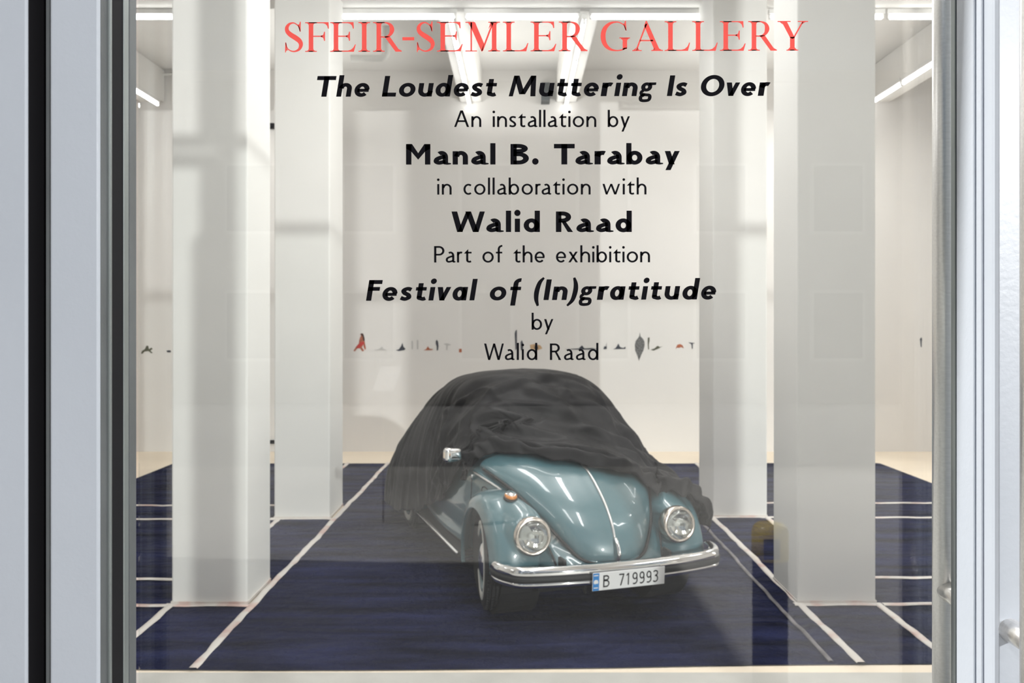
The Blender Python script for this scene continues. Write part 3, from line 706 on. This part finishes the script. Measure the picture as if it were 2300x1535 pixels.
# ------------------------------------------------------------------ the car (x forward from the front axle, y to its left, z up)
CAR = empty('car', (.415, 5.74, 0), math.radians(-71.5))
tag(CAR, 'pale blue vintage rounded car half uncovered, headlights towards the glass door', 'car')
def interp_rows(st, n, x):
    xs = [s[0] for s in st]
    i = max(0, min(len(xs)-2, int(np.searchsorted(xs, x))-1)); f = (x-xs[i])/(xs[i+1]-xs[i]); f = min(max(f, 0), 1)
    i0 = max(i-1, 0); i3 = min(i+2, len(xs)-1)
    P = [np.array(st[j][1], float) for j in (i0, i, i+1, i3)]
    h = xs[i+1]-xs[i]
    m1 = (P[2]-P[0])/(xs[i+1]-xs[i0])*h if i0 != i else (P[2]-P[1]); m2 = (P[3]-P[1])/(xs[i3]-xs[i])*h if i3 != i+1 else (P[2]-P[1])
    # limit overshoot
    m1 = np.clip(m1, -2.2*np.abs(P[2]-P[1])-1e-3, 2.2*np.abs(P[2]-P[1])+1e-3); m2 = np.clip(m2, -2.2*np.abs(P[2]-P[1])-1e-3, 2.2*np.abs(P[2]-P[1])+1e-3)
    f2, f3 = f*f, f*f*f
    return (2*f3-3*f2+1)*P[1]+(f3-2*f2+f)*m1+(-2*f3+3*f2)*P[2]+(f3-f2)*m2
BS = [
 (-3.05, [(0,.55),(.28,.53),(.38,.46),(.40,.42),(.40,.38),(.40,.34),(.36,.30),(0,.28)]),
 (-2.4, [(0,1.06),(.30,1.0),(.48,.82),(.52,.72),(.54,.55),(.53,.40),(.5,.28),(0,.26)]),
 (-1.8, [(0,1.34),(.38,1.22),(.61,.90),(.65,.78),(.66,.55),(.65,.40),(.61,.27),(0,.24)]),
 (-1.1, [(0,1.43),(.42,1.32),(.635,.90),(.675,.80),(.69,.58),(.675,.40),(.64,.26),(0,.22)]),
 (-.62, [(0,1.28),(.40,1.16),(.625,.88),(.66,.80),(.675,.58),(.66,.40),(.62,.26),(0,.22)]),
 (-.3, [(0,.955),(.35,.935),(.605,.85),(.628,.80),(.635,.58),(.63,.40),(.58,.26),(0,.22)]),
 (0., [(0,.87),(.29,.845),(.495,.750),(.54,.715),(.56,.55),(.55,.40),(.52,.28),(0,.24)]),
 (.2, [(0,.79),(.24,.765),(.415,.638),(.47,.60),(.50,.48),(.50,.38),(.46,.28),(0,.25)]),
 (.38, [(0,.68),(.19,.655),(.325,.515),(.385,.475),(.44,.41),(.44,.35),(.40,.28),(0,.26)]),
 (.50, [(0,.56),(.13,.535),(.23,.435),(.30,.41),(.36,.37),(.36,.33),(.32,.28),(0,.265)]),
 (.565, [(0,.41),(.10,.405),(.19,.375),(.23,.36),(.25,.345),(.25,.32),(.22,.285),(0,.275)]),
]
def bsec(x): return interp_rows(BS, 8, x)
rows = []
for x in np.linspace(-3.05, .565, 110):
    q = crom(bsec(x), 30); half = [(x, -p[0], p[1]) for p in q][::-1]+[(x, p[0], p[1]) for p in q][1:]
    rows.append(half)
d = grid(rows); V, Fc = d; n = len(rows[0])
V = list(V); c0 = len(V); V.append((-3.1, 0, .42)); V.append((.57, 0, .34))
for j in range(n-1): Fc.append((c0, j+1, j)); Fc.append((c0+1, (len(rows)-1)*n+j, (len(rows)-1)*n+j+1))
body = obj('body_shell', (V, Fc), M['paint'], CAR, smooth=True)
def side_y(x, z):
    q = crom(bsec(x), 60); best = min(q[12:], key=lambda p: abs(p[1]-z)); return best[0]
# hood
HC = [(-.33, .985), (-.15, .945), (.0, .905), (.15, .855), (.3, .775), (.42, .69), (.50, .605), (.545, .52), (.568, .45), (.575, .395)]
HE = [(-.33, .612, .868), (-.15, .562, .830), (.0, .500, .775), (.12, .447, .715), (.25, .388, .638), (.36, .333, .562), (.45, .268, .48), (.51, .208, .418), (.545, .125, .387), (.56, .0, .372)]
hc = crom(HC, 64); he = crom(HE, 64); rows = []
def hood_pt(i, ph, off=0):
    c, e = hc[i], he[i]; s, k = math.sin(ph), max(0, math.cos(ph))
    s = max(-1, min(1, s)); kk = k**.92
    x = e[0]+(c[0]-e[0])*k**.8; y = e[1]*s; z = e[2]+(c[1]-e[2])*kk
    # pressed flutes either side of the centre ridge
    t = abs(s); z += .006*math.exp(-(t/.07)**2)-.007*math.exp(-((t-.33)/.16)**2)*(1-i/63.)*k
    return Vector((x+.006*off, y, z+off*.008))
for i in range(64):
    r = [hood_pt(i, -PI/2+PI*j/60) for j in range(61)]
    # rolled edge
    a, b = r[0].copy(), r[-1].copy(); a.z -= .014; b.z -= .014; a.y *= .985; b.y *= .985
    rows.append([a]+r+[b])
for r in rows:
    for p in r: p.x += .010; p.z += .010
hood = obj('hood', grid(rows), M['paint'], CAR, smooth=True)
# black gap around the hood edge
hood_edge = lambda s: [Vector((e[0]+.010, s*(e[1]+.004), e[2]+.004)) for e in he]
for s in (-1, 1): obj('hood_seal', tube([p+Vector((.004, s*.004, .004)) for p in hood_edge(s)[2:]], .0095, 8), M['seam'], CAR, smooth=True)
strip = [hood_pt(i, 0)+Vector((.011, 0, .014)) for i in range(10, 50)]
obj('hood_trim', tube(strip, .008, 8), M['steel'], hood, smooth=True)['label'] = 'bright metal strip down the middle of the hood'
hp = [hood_pt(i, 0)+Vector((.022, 0, .014)) for i in (49, 51, 54, 57, 60, 62)]
hp = [Vector((p.x+dx, 0, p.z)) for p, dx in zip(hp, (0, .016, .026, .026, .016, .004))]
obj('hood_handle', tube([tuple(v) for v in crom([tuple(p) for p in hp], 16)], [.012]*8+[.013, .014, .015, .015, .015, .014, .014, .012], 10), M['chrome'], hood, smooth=True)
obj('hood_lock', lathe([(0, .012), (.012, .010), (.014, 0), (0, 0)], 'x', 16, (.60, 0, .425)), M['chrome'], hood, smooth=True)

# fenders
RT = [(-40, .53), (-15, .475), (0, .455), (25, .462), (45, .465), (70, .455), (90, .448), (120, .452), (150, .46), (175, .465), (190, .475), (202, .50)]
FSY = [(.34, -.3), (.415, .22), (.455, .60), (.50, .86), (.545, .97), (.595, 1.0), (.645, .95), (.69, .80), (.715, .58), (.728, .30), (.735, .06), (.735, .0), (.715, -.02)]
HLX, HLY, HLZ, HLR = .455, .500, .565, .112
def fender(side, xw, front=True):
    rows = []
    for th in np.linspace(2 if front else -40, 202, 90):
        R = float(np.interp(th, [a for a, _ in RT], [b for _, b in RT])); a = math.radians(th)
        if not front: a = PI-a; R *= 1.0
        sec = crom(FSY, 40); row = []
        for y, f in sec:
            rl = .345
            r = rl+(R-rl)*f
            tilt = 1.0
            x = xw+r*math.cos(a)*1.0; z = .315+r*math.sin(a); yy = y
            if front:
                # inner edge dips to meet the body line towards the nose
                dq = math.hypot((yy-HLY)*(1.3 if yy < HLY else 1), (z-HLZ)*(1.15 if z > HLZ else 1))
                if x > .12 and dq < .34:
                    tgt = HLX-.004-3.0*max(0, dq-HLR)**1.1-5*max(0, .425-yy)
                    if tgt > x: x = x+(tgt-x)
                x = min(x, .47)
            if front and math.hypot(yy-HLY, z-HLZ) < .098 and x > .2: x = .37
            z = max(z, .235 if th < 90 else .225)
            row.append((x, side*yy, z))
        rows.append(row)
    o = obj('fender', grid(rows), M['paint'], CAR, smooth=True)
    md = o.modifiers.new('sm', 'SMOOTH'); md.iterations = 2; md.factor = .5
    so = o.modifiers.new('so', 'SOLIDIFY'); so.thickness = .006
    return o
fr_ = {}
for s in (-1, 1):
    fr_[s] = fender(s, 0.0); fender(s, -2.40, False)
    # dark wheel well
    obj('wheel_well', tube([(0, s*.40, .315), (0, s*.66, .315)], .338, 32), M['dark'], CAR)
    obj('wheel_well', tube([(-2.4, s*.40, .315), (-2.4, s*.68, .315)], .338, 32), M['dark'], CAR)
# fender seams: black beading between fender and body
def beading(s):
    pts = [(-.36, .636, .52), (-.28, .628, .64), (-.16, .602, .725), (-.05, .575, .748), (.08, .532, .728), (.2, .482, .672), (.3, .438, .60), (.38, .402, .53), (.44, .378, .46), (.49, .362, .39), (.51, .352, .32)]
    return [(x, s*y, z) for x, y, z in (tuple(p) for p in crom(pts, 40))]
for s in (-1, 1): obj('fender_beading', tube(beading(s), .0065, 8), M['seam'], CAR, smooth=True)

# headlights
for s in (-1, 1):
    hl = obj('headlight', lathe([(0, -.06), (.118, -.06), (.121, -.03), (.119, -.004), (.113, .012), (.103, .018), (.095, .014), (.091, .002), (.089, -.01)], 'x', 48), M['oldchrome'], CAR, smooth=True)
    hl.location = (HLX+.004, s*HLY, HLZ); hl.rotation_euler = (0, math.radians(-6), math.radians(s*2))
    hl['label'] = 'round headlight with a worn chrome ring'
    obj('reflector', lathe([(.0, -.052), (.03, -.048), (.06, -.034), (.08, -.014), (.091, .004)], 'x', 40), M['chrome'], hl, smooth=True)
    obj('bulb', lathe([(0, .0), (.012, -.004), (.014, -.02), (.014, -.05), (0, -.05)], 'x', 16), M['housing'], hl, smooth=True)
    obj('headlight_glass', lathe([(.0, .024), (.03, .0225), (.06, .017), (.08, .010), (.092, .002)], 'x', 48), M['lens'], hl, smooth=True)
# turn signals on top of the fenders
for s in (-1, 1):
    ts = obj('turn_signal', lathe([(0, .0), (.032, .0), (.036, .012), (.03, .03), (0, .034)], 'z', 24), M['amber'], CAR, smooth=True)
    ts.scale = (1.5, 1.15, .85); ts.location = (.19, s*.555, .757); ts.rotation_euler = (0, math.radians(12), 0); ts['label'] = 'amber turn signal lens'
    obj('signal_cap', lathe([(0, .026), (.030, .026), (.029, .033), (0, .038)], 'z', 24), M['chrome'], ts, smooth=True)
    obj('signal_base', lathe([(0, -.012), (.040, -.012), (.039, .004), (0, .004)], 'z', 24), M['seam'], ts, smooth=True)

# bumper
path = [(.40, .725), (.485, .725), (.575, .69), (.64, .62), (.685, .42), (.705, .2), (.71, 0)]
full = [(x, y) for x, y in path]+[(x, -y) for x, y in path[::-1]][1:]
pb = crom(full, 90)
def bumper_sweep(prof):
    rows = []
    for i, p in enumerate(pb):
        a = pb[max(i-1, 0)]; b = pb[min(i+1, len(pb)-1)]; t = Vector((b[0]-a[0], b[1]-a[1])).normalized(); nrm = Vector((-t.y, t.x))
        if nrm.dot(Vector((p[0]-.1, p[1]))) < 0: nrm = -nrm
        e = min(1, (min(i, len(pb)-1-i)+1.2)/5.0); rows.append([(p[0]+nrm.x*u, p[1]+nrm.y*u, .376+(z-.376)*(e**.45)) for u, z in prof])
    return grid(rows)
bmp = obj('bumper', bumper_sweep([(-.035, .428), (-.02, .437), (.0, .439), (.016, .434), (.026, .424), (.030, .412), (.031, .398), (.028, .388), (.024, .386), (.024, .352), (.029, .349), (.030, .340), (.026, .328), (.012, .318), (-.01, .314), (-.03, .318)]), M['chrome'], CAR, smooth=True)
bmp['label'] = 'chrome front bumper'
obj('rubber_strip', bumper_sweep([(.022, .386), (.033, .384), (.036, .376), (.036, .362), (.033, .354), (.022, .352)]), M['seam'], bmp, smooth=True)
for s in (-1, 1):
    obj('bumper_bracket', bx(.52, .62, s*.352-.012, s*.352+.012, .39, .452, bev=.011), M['seam'], CAR)
obj('tow_hook', tube([(.56, -.21, .30), (.60, -.21, .26), (.585, -.21, .235), (.56, -.21, .25)], .008, 8), M['seam'], CAR, smooth=True)

# number plate with raised characters
pl = obj('license_plate', bx(-.236, .236, -.003, .003, -.054, .054, bev=.0025), M['plate'], CAR)
pl.location = (.756, 0, .348); pl.rotation_euler = (math.radians(4), 0, PI/2)    # local x -> car y, faces +x of the car
pl['label'] = 'white number plate reading B 719993'
def pglyph(c):
    w_, h_ = 11.5, 11.5
    if c == 'B': return sans('B', w_, h_)[0], 50
    if c == '1': return rect(20, 0, 20+w_, 100)+[[(20, 100), (22, 86), (6, 74), (4, 84)]], 40
    if c == '7': return rect(0, 100-h_, 50, 100)+dia(10, 0, 50-w_*1.05, 92, w_*1.1), 50
    if c == '9': return ell(0, 40, 50, 101, w_, h_)+rib(crom([(50-w_*.5, 72), (50-w_*.5, 50), (46, 26), (36, 10), (20, h_*.4), (6, h_*.7)], 24), w_, h_), 50
    if c == '3': return rib(crom([(4, 86), (12, 95-1), (26, 95.5), (40, 89), (43, 76), (38, 62), (20, 54.5)], 26), w_, h_)+rib(crom([(18, 54.5), (38, 50), (45, 30), (40, 12), (26, 4.5), (12, 5), (2, 13)], 26), w_, h_), 50
def plate_text(ch, xs):
    V = []; Fc = []
    for c, x0 in zip(ch, xs):
        for p in pglyph(c)[0]:
            i0 = len(V)
            for a, b in p: V.append((x0+a*.00066, -.0036, -.036+b*.00072))
            Fc.append(tuple(range(i0, len(V))))
    return V, Fc
for c_, x_ in zip('B719993', [-.168, -.066, -.022, .021, .067, .113, .158]): obj('plate_character', plate_text(c_, [x_]), M['black'], pl)
obj('blue_band', bx(-.234, -.194, -.0036, -.002, -.052, .052), M['plateblue'], pl)
mk = [[(-.226, .010), (-.214, .014), (-.203, .010), (-.199, -.004), (-.206, -.012), (-.214, -.009), (-.222, -.013), (-.230, -.003)]]
mk += [[(-.228, y0), (-.201, y0), (-.201, y0+.006), (-.228, y0+.006)] for y0 in (.036, -.038)]
V = []; Fc = []
for p in mk:
    i0 = len(V); V += [(a, -.0040, b) for a, b in p]; Fc.append(tuple(range(i0, len(V))))
obj('band_marks', (V, Fc), M['plate'], pl)

# wheels
def wheel(x, s, steer=0):
    w_ = empty('wheel', (x, s*(.618 if x > -1 else .64), .318)); w_.parent = CAR; w_.rotation_euler = (0, 0, steer)
    prof = [(.195, .066), (.215, .073), (.25, .077), (.285, .073), (.303, .062), (.313, .048)]
    for g in (-.036, -.012, .012, .036)[::-1]:
        prof += [(.316, g+.006), (.307, g+.004), (.307, g-.004), (.316, g-.006)]
    prof += [(.313, -.048), (.303, -.062), (.285, -.073), (.25, -.077), (.215, -.073), (.195, -.066)]
    ty = obj('tyre', lathe(prof, 'y', 72), M['rubber'], w_, smooth=False)
    # tread blocks: short lugs joined round the tyre
    bm = bmesh.new()
    for k in range(72):
        a = 2*PI*k/72
        for yy in (-.054, -.024, 0, .024, .054):
            g = bmesh.ops.create_cube(bm, size=1)
            for v in g['verts']:
                lx, ly, lz = v.co.x*.017+.0*yy, v.co.y*.016+yy, v.co.z*.006+(.3165 if abs(yy) < .05 else .309)
                a2 = a+(.02 if yy in (0,) else 0)
                v.co = Vector((lx*math.cos(a2)+lz*math.sin(a2), ly, -lx*math.sin(a2)+lz*math.cos(a2)))
    tag(obj('tread', bm, M['rubber'], w_), kind='stuff')
    o_ = s
    obj('white_band', lathe([(.203, o_*.0735), (.21, o_*.078), (.232, o_*.081), (.249, o_*.0795), (.254, o_*.075)], 'y', 64), M['whitewall'], w_, smooth=True)['label'] = 'white band on the tyre wall'
    obj('rim', lathe([(.205, o_*.07), (.195, o_*.076), (.188, o_*.066), (.17, o_*.045), (.15, o_*.042), (.12, o_*.05), (0, o_*.05)], 'y', 56), M['paint'], w_, smooth=True)
    obj('hubcap', lathe([(.125, o_*.05), (.122, o_*.062), (.10, o_*.078), (.06, o_*.09), (0, o_*.094)], 'y', 48), M['chrome'], w_, smooth=True)
    return w_
for s in (-1, 1): wheel(0, s, math.radians(-11)); wheel(-2.4, s)
# underbody and axle
obj('underbody', bx(-2.9, .42, -.46, .46, .20, .30, bev=.03), M['dark'], CAR)
obj('front_axle', tube([(0, -.6, .30), (0, .6, .30)], .04, 12), M['dark'], CAR)
# running boards
for s in (-1, 1):
    rb = obj('running_board', bx(-1.86, -.40, min(s*.60, s*.745), max(s*.60, s*.745), .245, .275, bev=.008), M['mat_rubber'], CAR)
    obj('edge_strip', tube([(-1.86, s*.748, .262), (-.42, s*.748, .262)], .011, 10), M['steel'], rb, smooth=True)
# side details, both sides
for s in (-1, 1):
    wl = [(-.36, .836), (-.26, .822), (-.15, .796), (-.05, .762), (.04, .722)]
    pts = [(x, s*(side_y(x, z)+.008), z) for x, z in ((p[0], p[1]) for p in crom(wl, 16))]
    obj('waist_trim', tube(pts, [.004]+[.008]*14+[.004], 8), M['steel'], CAR, smooth=True)
    gap = [(-.40, .86), (-.402, .78), (-.405, .68), (-.415, .58), (-.45, .46), (-.50, .36), (-.56, .30)]
    pts = [(x, s*(side_y(x, z)+.001), z) for x, z in ((p[0], p[1]) for p in crom(gap, 24))]
    obj('door_gap', tube(pts, .0035, 6), M['seam'], CAR, smooth=True)
    obj('door_gap', tube([(x, s*(side_y(x, .30)+.001), .30) for x in np.linspace(-1.6, -.56, 16)], .0035, 6), M['seam'], CAR, smooth=True)
# fuel flap on the right quarter panel
fl = [(-.245, .735), (-.245, .65), (-.23, .635), (-.135, .635), (-.12, .65), (-.115, .70), (-.13, .73), (-.215, .755), (-.235, .75)]
q = [(x, -(side_y(x, z)+.0012), z) for x, z in fl]
obj('fuel_flap', tube(q, .003, 6, closed=True), M['seam'], CAR, smooth=True)
# hinge and windscreen surround
obj('door_hinge', tube([(-.395, -(side_y(-.395, .80)+.006), .775), (-.395, -(side_y(-.395, .8)+.006), .81)], .009, 8), M['steel'], CAR, smooth=True)
# mirror on the car's right
mr = obj('wing_mirror', lathe([(0, .0), (.03, .002), (.05, .012), (.058, .03), (.055, .042), (0, .040)], 'x', 32), M['chrome'], CAR, smooth=True)
bm = bmesh.new(); bmesh.ops.create_cube(bm, size=1); bmesh.ops.bevel(bm, geom=list(bm.edges), offset=.32, segments=8, affect='EDGES', profile=.6)
for v in bm.verts: v.co = Vector((v.co.x*.055*(1.15-.1*abs(v.co.y*2)), v.co.y*.135, v.co.z*(.105-.02*(v.co.y+.5)*1.2)))
bm.to_mesh(mr.data); bm.free(); mr.data.polygons.foreach_set('use_smooth', [True]*len(mr.data.polygons))
mr.location = (-.40, -.785, .955); mr.rotation_euler = (0, math.radians(5), math.radians(12)); mr['label'] = 'chrome wing mirror poking out under the cover'
obj('mirror_arm', tube([(0, .06, .0), (.0, .11, -.01), (.005, .16, -.04)], .008, 10), M['seam'], mr, smooth=True)

# ------------------------------------------------------------------ the cover
CV = [
 (-3.30, [(0,.50),(.28,.49),(.44,.45),(.55,.38),(.60,.32),(.62,.26),(.63,.20),(.64,.12)]),
 (-3.05, [(0,.86),(.30,.84),(.47,.77),(.60,.64),(.68,.52),(.74,.40),(.77,.28),(.79,.13)]),
 (-2.5, [(0,1.17),(.30,1.145),(.49,1.05),(.64,.89),(.745,.73),(.81,.55),(.84,.38),(.855,.20)]),
 (-2.0, [(0,1.375),(.32,1.345),(.51,1.235),(.64,1.06),(.735,.86),(.79,.64),(.81,.42),(.825,.22)]),
 (-1.5, [(0,1.465),(.34,1.435),(.52,1.335),(.63,1.14),(.70,.93),(.735,.72),(.745,.52),(.755,.34)]),
 (-1.1, [(0,1.475),(.34,1.445),(.51,1.355),(.615,1.16),(.69,.95),(.715,.77),(.72,.62),(.725,.48)]),
 (-.75, [(0,1.415),(.32,1.385),(.485,1.29),(.60,1.12),(.675,.94),(.70,.84),(.705,.72),(.71,.60)]),
 (-.52, [(0,1.255),(.31,1.225),(.485,1.15),(.60,1.02),(.665,.91),(.69,.86),(.695,.81),(.70,.74)]),
 (-.35, [(0,1.075),(.28,1.055),(.47,1.005),(.58,.935),(.645,.885),(.68,.85),(.70,.81),(.72,.76)]),
 (-.12, [(0,.985),(.25,.962),(.42,.905),(.545,.845),(.61,.815),(.68,.80),(.75,.72),(.80,.52)]),
 (.10, [(0,.915),(.25,.89),(.40,.828),(.50,.775),(.60,.795),(.68,.775),(.765,.67),(.81,.50)]),
 (.22, [(0,.86),(.23,.84),(.38,.772),(.47,.71),(.58,.765),(.68,.745),(.765,.63),(.81,.44)]),
 (.34, [(0,.80),(.2,.78),(.33,.70),(.42,.62),(.55,.70),(.66,.69),(.765,.58),(.81,.42)]),
]
S_T = [0, .19, .33, .47, .62, .76, .88, 1.0]
NS, NX = 240, 280
# front hem as a function of the position across (negative = car's right)
HEM_Y = [(-1.0, -.44), (-.80, -.43), (-.62, -.40), (-.47, -.34), (-.33, -.30), (-.20, -.19), (-.10, -.01), (0, .11), (.10, .16), (.19, .19), (.33, .23), (.47, .235), (.62, .32), (.76, .35), (.88, .33), (1.0, .25)]
HEM_Z = [(-3.3, .12), (-2.9, .15), (-2.4, .215), (-2.1, .21), (-1.9, .27), (-1.5, .36), (-1.1, .50), (-.85, .60), (-.72, .68), (-.6, .78), (-.5, .86), (-.4, .93)]
rng = np.random.RandomState(11)
base = np.zeros((NX, NS, 3)); U = np.linspace(0, 1, NX)**.85
S = np.linspace(-1, 1, NS)
secs = {}
def csec(x):
    k = round(x, 3)
    if k not in secs: secs[k] = np.array(crom(interp_rows(CV, 8, x), 71))
    return secs[k]
for j, s in enumerate(S):
    xh = float(np.interp(s, [a for a, _ in HEM_Y], [b for _, b in HEM_Y])); xh += .012*math.sin(s*23)+.008*math.sin(s*51+1)
    for i, u in enumerate(U):
        x = -3.3+(xh+3.3)*u
        sec = csec(x); t = abs(s)
        if s < 0:   # right side: lower hem follows HEM_Z
            zh = float(np.interp(x, [a for a, _ in HEM_Z], [b for _, b in HEM_Z]))
            zh += (.012*math.sin(x*21)+.01*math.sin(x*9+1)) if x < -.6 else 0
            below = np.where(sec[:, 1] < zh)[0]; tm = (below[0]/70.0) if len(below) else 1.0
            tm = max(tm, .45)
            if x > -.44: tm = 1
            t = t*tm
        f = t*70; a = min(int(f), 69); p = sec[a]*(1-(f-a))+sec[a+1]*(f-a)
        base[i, j] = (x, math.copysign(p[0], s) if s else 0, p[1])
# normals
du = np.gradient(base, axis=0); dv = np.gradient(base, axis=1); N = np.cross(du, dv); N /= np.linalg.norm(N, axis=2, keepdims=True)+1e-9
if N[NX//2, NS//2, 2] < 0: N = -N
X_, Y_, Z_ = base[..., 0], base[..., 1], base[..., 2]
disp = np.zeros((NX, NS))
SV = np.broadcast_to(S, (NX, NS))
Q = np.stack([X_, SV*1.15], -1)          # unrolled sheet coordinates
def seg_d(p, a, b):
    a = np.array(a); b = np.array(b); ab = b-a; t = np.clip(((p-a)@ab)/(ab@ab), 0, 1); c = a+t[..., None]*ab
    dd = p-c; sd = (dd[..., 0]*ab[1]-dd[..., 1]*ab[0])/np.linalg.norm(ab); return np.linalg.norm(dd, axis=-1), sd, t
def fold(a, b, amp, wd, taper=1):
    
    """ridge with a hollow behind it from a to b"""
    global disp
    d_, sd, t = seg_d(Q, a, b); env = np.sin(PI*np.clip(t*.92+.04, 0, 1))**.6 if taper else 1
    disp += 1.35*amp*env*(np.exp(-(d_/wd)**2)-.75*np.exp(-((sd-1.6*wd)**2+np.maximum(0, d_**2-sd**2))/(1.3*wd)**2))
K = (-.60, -.46)
# big tension folds fanning from the screen pillar on the car's right towards the far fender
fold(K, (-.30, .02), .030, .030); fold((-.62, -.44), (-.40, .30), .022, .035); fold((-.66, -.42), (-.80, .10), .018, .03)
fold((-.45, -.10), (-.20, .52), .034, .035); fold((-.55, .12), (-.30, .66), .030, .03); fold((-.75, .05), (-.46, .62), .022, .04)
fold((-.70, .28), (-.35, .74), .026, .028); fold((-1.0, .25), (-.52, .68), .016, .04); fold((-.90, -.12), (-.62, .20), .010, .03)
fold((-.85, .00), (-.50, .10), .012, .022); fold((-.80, .16), (-.52, .30), .010, .02); fold((-.58, -.20), (-.44, .06), .012, .02)
fold((-.62, -.47), (-.50, -.62), .022, .03); fold((-.60, -.50), (-.42, -.80), .02, .03)
fold((-.30, .30), (-.02, .78), .022, .028); fold((-.38, .12), (-.10, .40), .020, .024)
fold((-.22, .55), (.05, .95), .024, .03); fold((-.50, .50), (-.18, .90), .022, .03)
# gathers hanging down the car's right flank
for k in range(11):
    x0 = -2.9+k*.22+rng.uniform(-.04, .04); s0 = -rng.uniform(.50, .72)*1.15
    fold((x0, s0), (x0+rng.uniform(-.08, .12), -1.12), rng.uniform(.006, .016), rng.uniform(.03, .06))
for (a, b, am, wd) in (((-.70, -.72), (-1.0, -1.1), .03, .03), ((-.62, -.78), (-.80, -1.1), .026, .022), ((-.80, -.66), (-1.25, -1.1), .028, .035), ((-1.05, -.45), (-1.02, -.75), .026, .025), ((-1.05, -.47), (-1.25, -.52), .024, .022), ((-1.02, -.44), (-.92, -.38), .022, .02)): fold(a, b, am, wd)
for k in range(22):
    a = (rng.uniform(-2.2, -.3), rng.uniform(-.45, .95)); ang = rng.uniform(-.6, 1.6); L_ = rng.uniform(.1, .35)
    fold(a, (a[0]+L_*math.cos(ang), a[1]+L_*math.sin(ang)), rng.uniform(.003, .008), rng.uniform(.015, .03))
def vnoise(u, v, seed):
    r = np.random.RandomState(seed).rand(64, 64); ui = np.floor(u).astype(int); vi = np.floor(v).astype(int); fu = u-ui; fv = v-vi
    fu = fu*fu*(3-2*fu); fv = fv*fv*(3-2*fv); g = lambda a, b: r[a % 64, b % 64]
    return (g(ui, vi)*(1-fu)+g(ui+1, vi)*fu)*(1-fv)+(g(ui, vi+1)*(1-fu)+g(ui+1, vi+1)*fu)*fv
def creases(ang, fa, fb, seed, amp):
    c, s_ = math.cos(ang), math.sin(ang); a = Q[..., 0]*c+Q[..., 1]*s_; b = -Q[..., 0]*s_+Q[..., 1]*c
    wa = .12*(vnoise(Q[..., 0]*4+9, Q[..., 1]*4+9, seed+5)-.5)
    n = vnoise((a+wa)*fa+30, (b+wa)*fb+30, seed); m_ = vnoise(Q[..., 0]*2.1+20, Q[..., 1]*2.1+20, seed+9)
    return amp*np.clip(m_*2-.45, 0, 1.2)*(1-2*np.abs(2*n-1))
front = np.clip((X_+1.35)/.5, 0, 1)*np.clip((SV+.66)/.15, 0, 1)
disp += front*(creases(.95, 2.6, 9, 21, .020)+creases(.35, 3, 11, 33, .013)+creases(1.4, 5, 16, 41, .007))
disp += (1-front)*(creases(1.45, 1.4, 9, 52, .012)+creases(1.2, 3, 14, 64, .005))
# bunched roll along the front hem
XH_ = np.broadcast_to(base[-1, :, 0], (NX, NS)); dh = XH_-X_
onhood = np.clip((SV+.75)/.2, 0, 1)
wob = np.sin(SV*34+3*np.sin(SV*9))*.5+np.sin(SV*61+2)*.3
tw = 1-2*np.abs(np.sin(SV*11+24*dh+3.2*vnoise(SV*6+20, dh*9+5, 77)))
roll = np.exp(-((dh-.05-.02*wob)/.036)**2)*(.066+.020*wob)+np.exp(-((dh-.14+.035*np.sin(SV*11))/.032)**2)*(.044+.020*np.sin(SV*17+1))-.022*np.exp(-((dh-.098)/.018)**2)
roll += .020*tw*np.exp(-((dh-.09)/.09)**2)+.008*np.sin(SV*73-40*dh)*np.exp(-((dh-.06)/.06)**2)
disp += roll*onhood*(.55+.45*np.clip(1-(SV-.7)/.3, 0, 1))
hemfl = np.exp(-(dh/.014)**2)*.010; disp -= hemfl*onhood*.9
lift = np.clip(disp, -.016, .13)+.016
P = base+N*lift[..., None]
rows = [[tuple(P[i, j]) for j in range(NS)] for i in range(NX)]
V, Fc = grid(rows)
cover = obj('car_cover', (V, Fc), M['cover'], smooth=True)
cover.location = CAR.location; cover.rotation_euler = CAR.rotation_euler
so = cover.modifiers.new('so', 'SOLIDIFY'); so.thickness = .004; so.offset = -1
tag(cover, 'crumpled charcoal fabric cover pulled back over the car roof', 'cover')
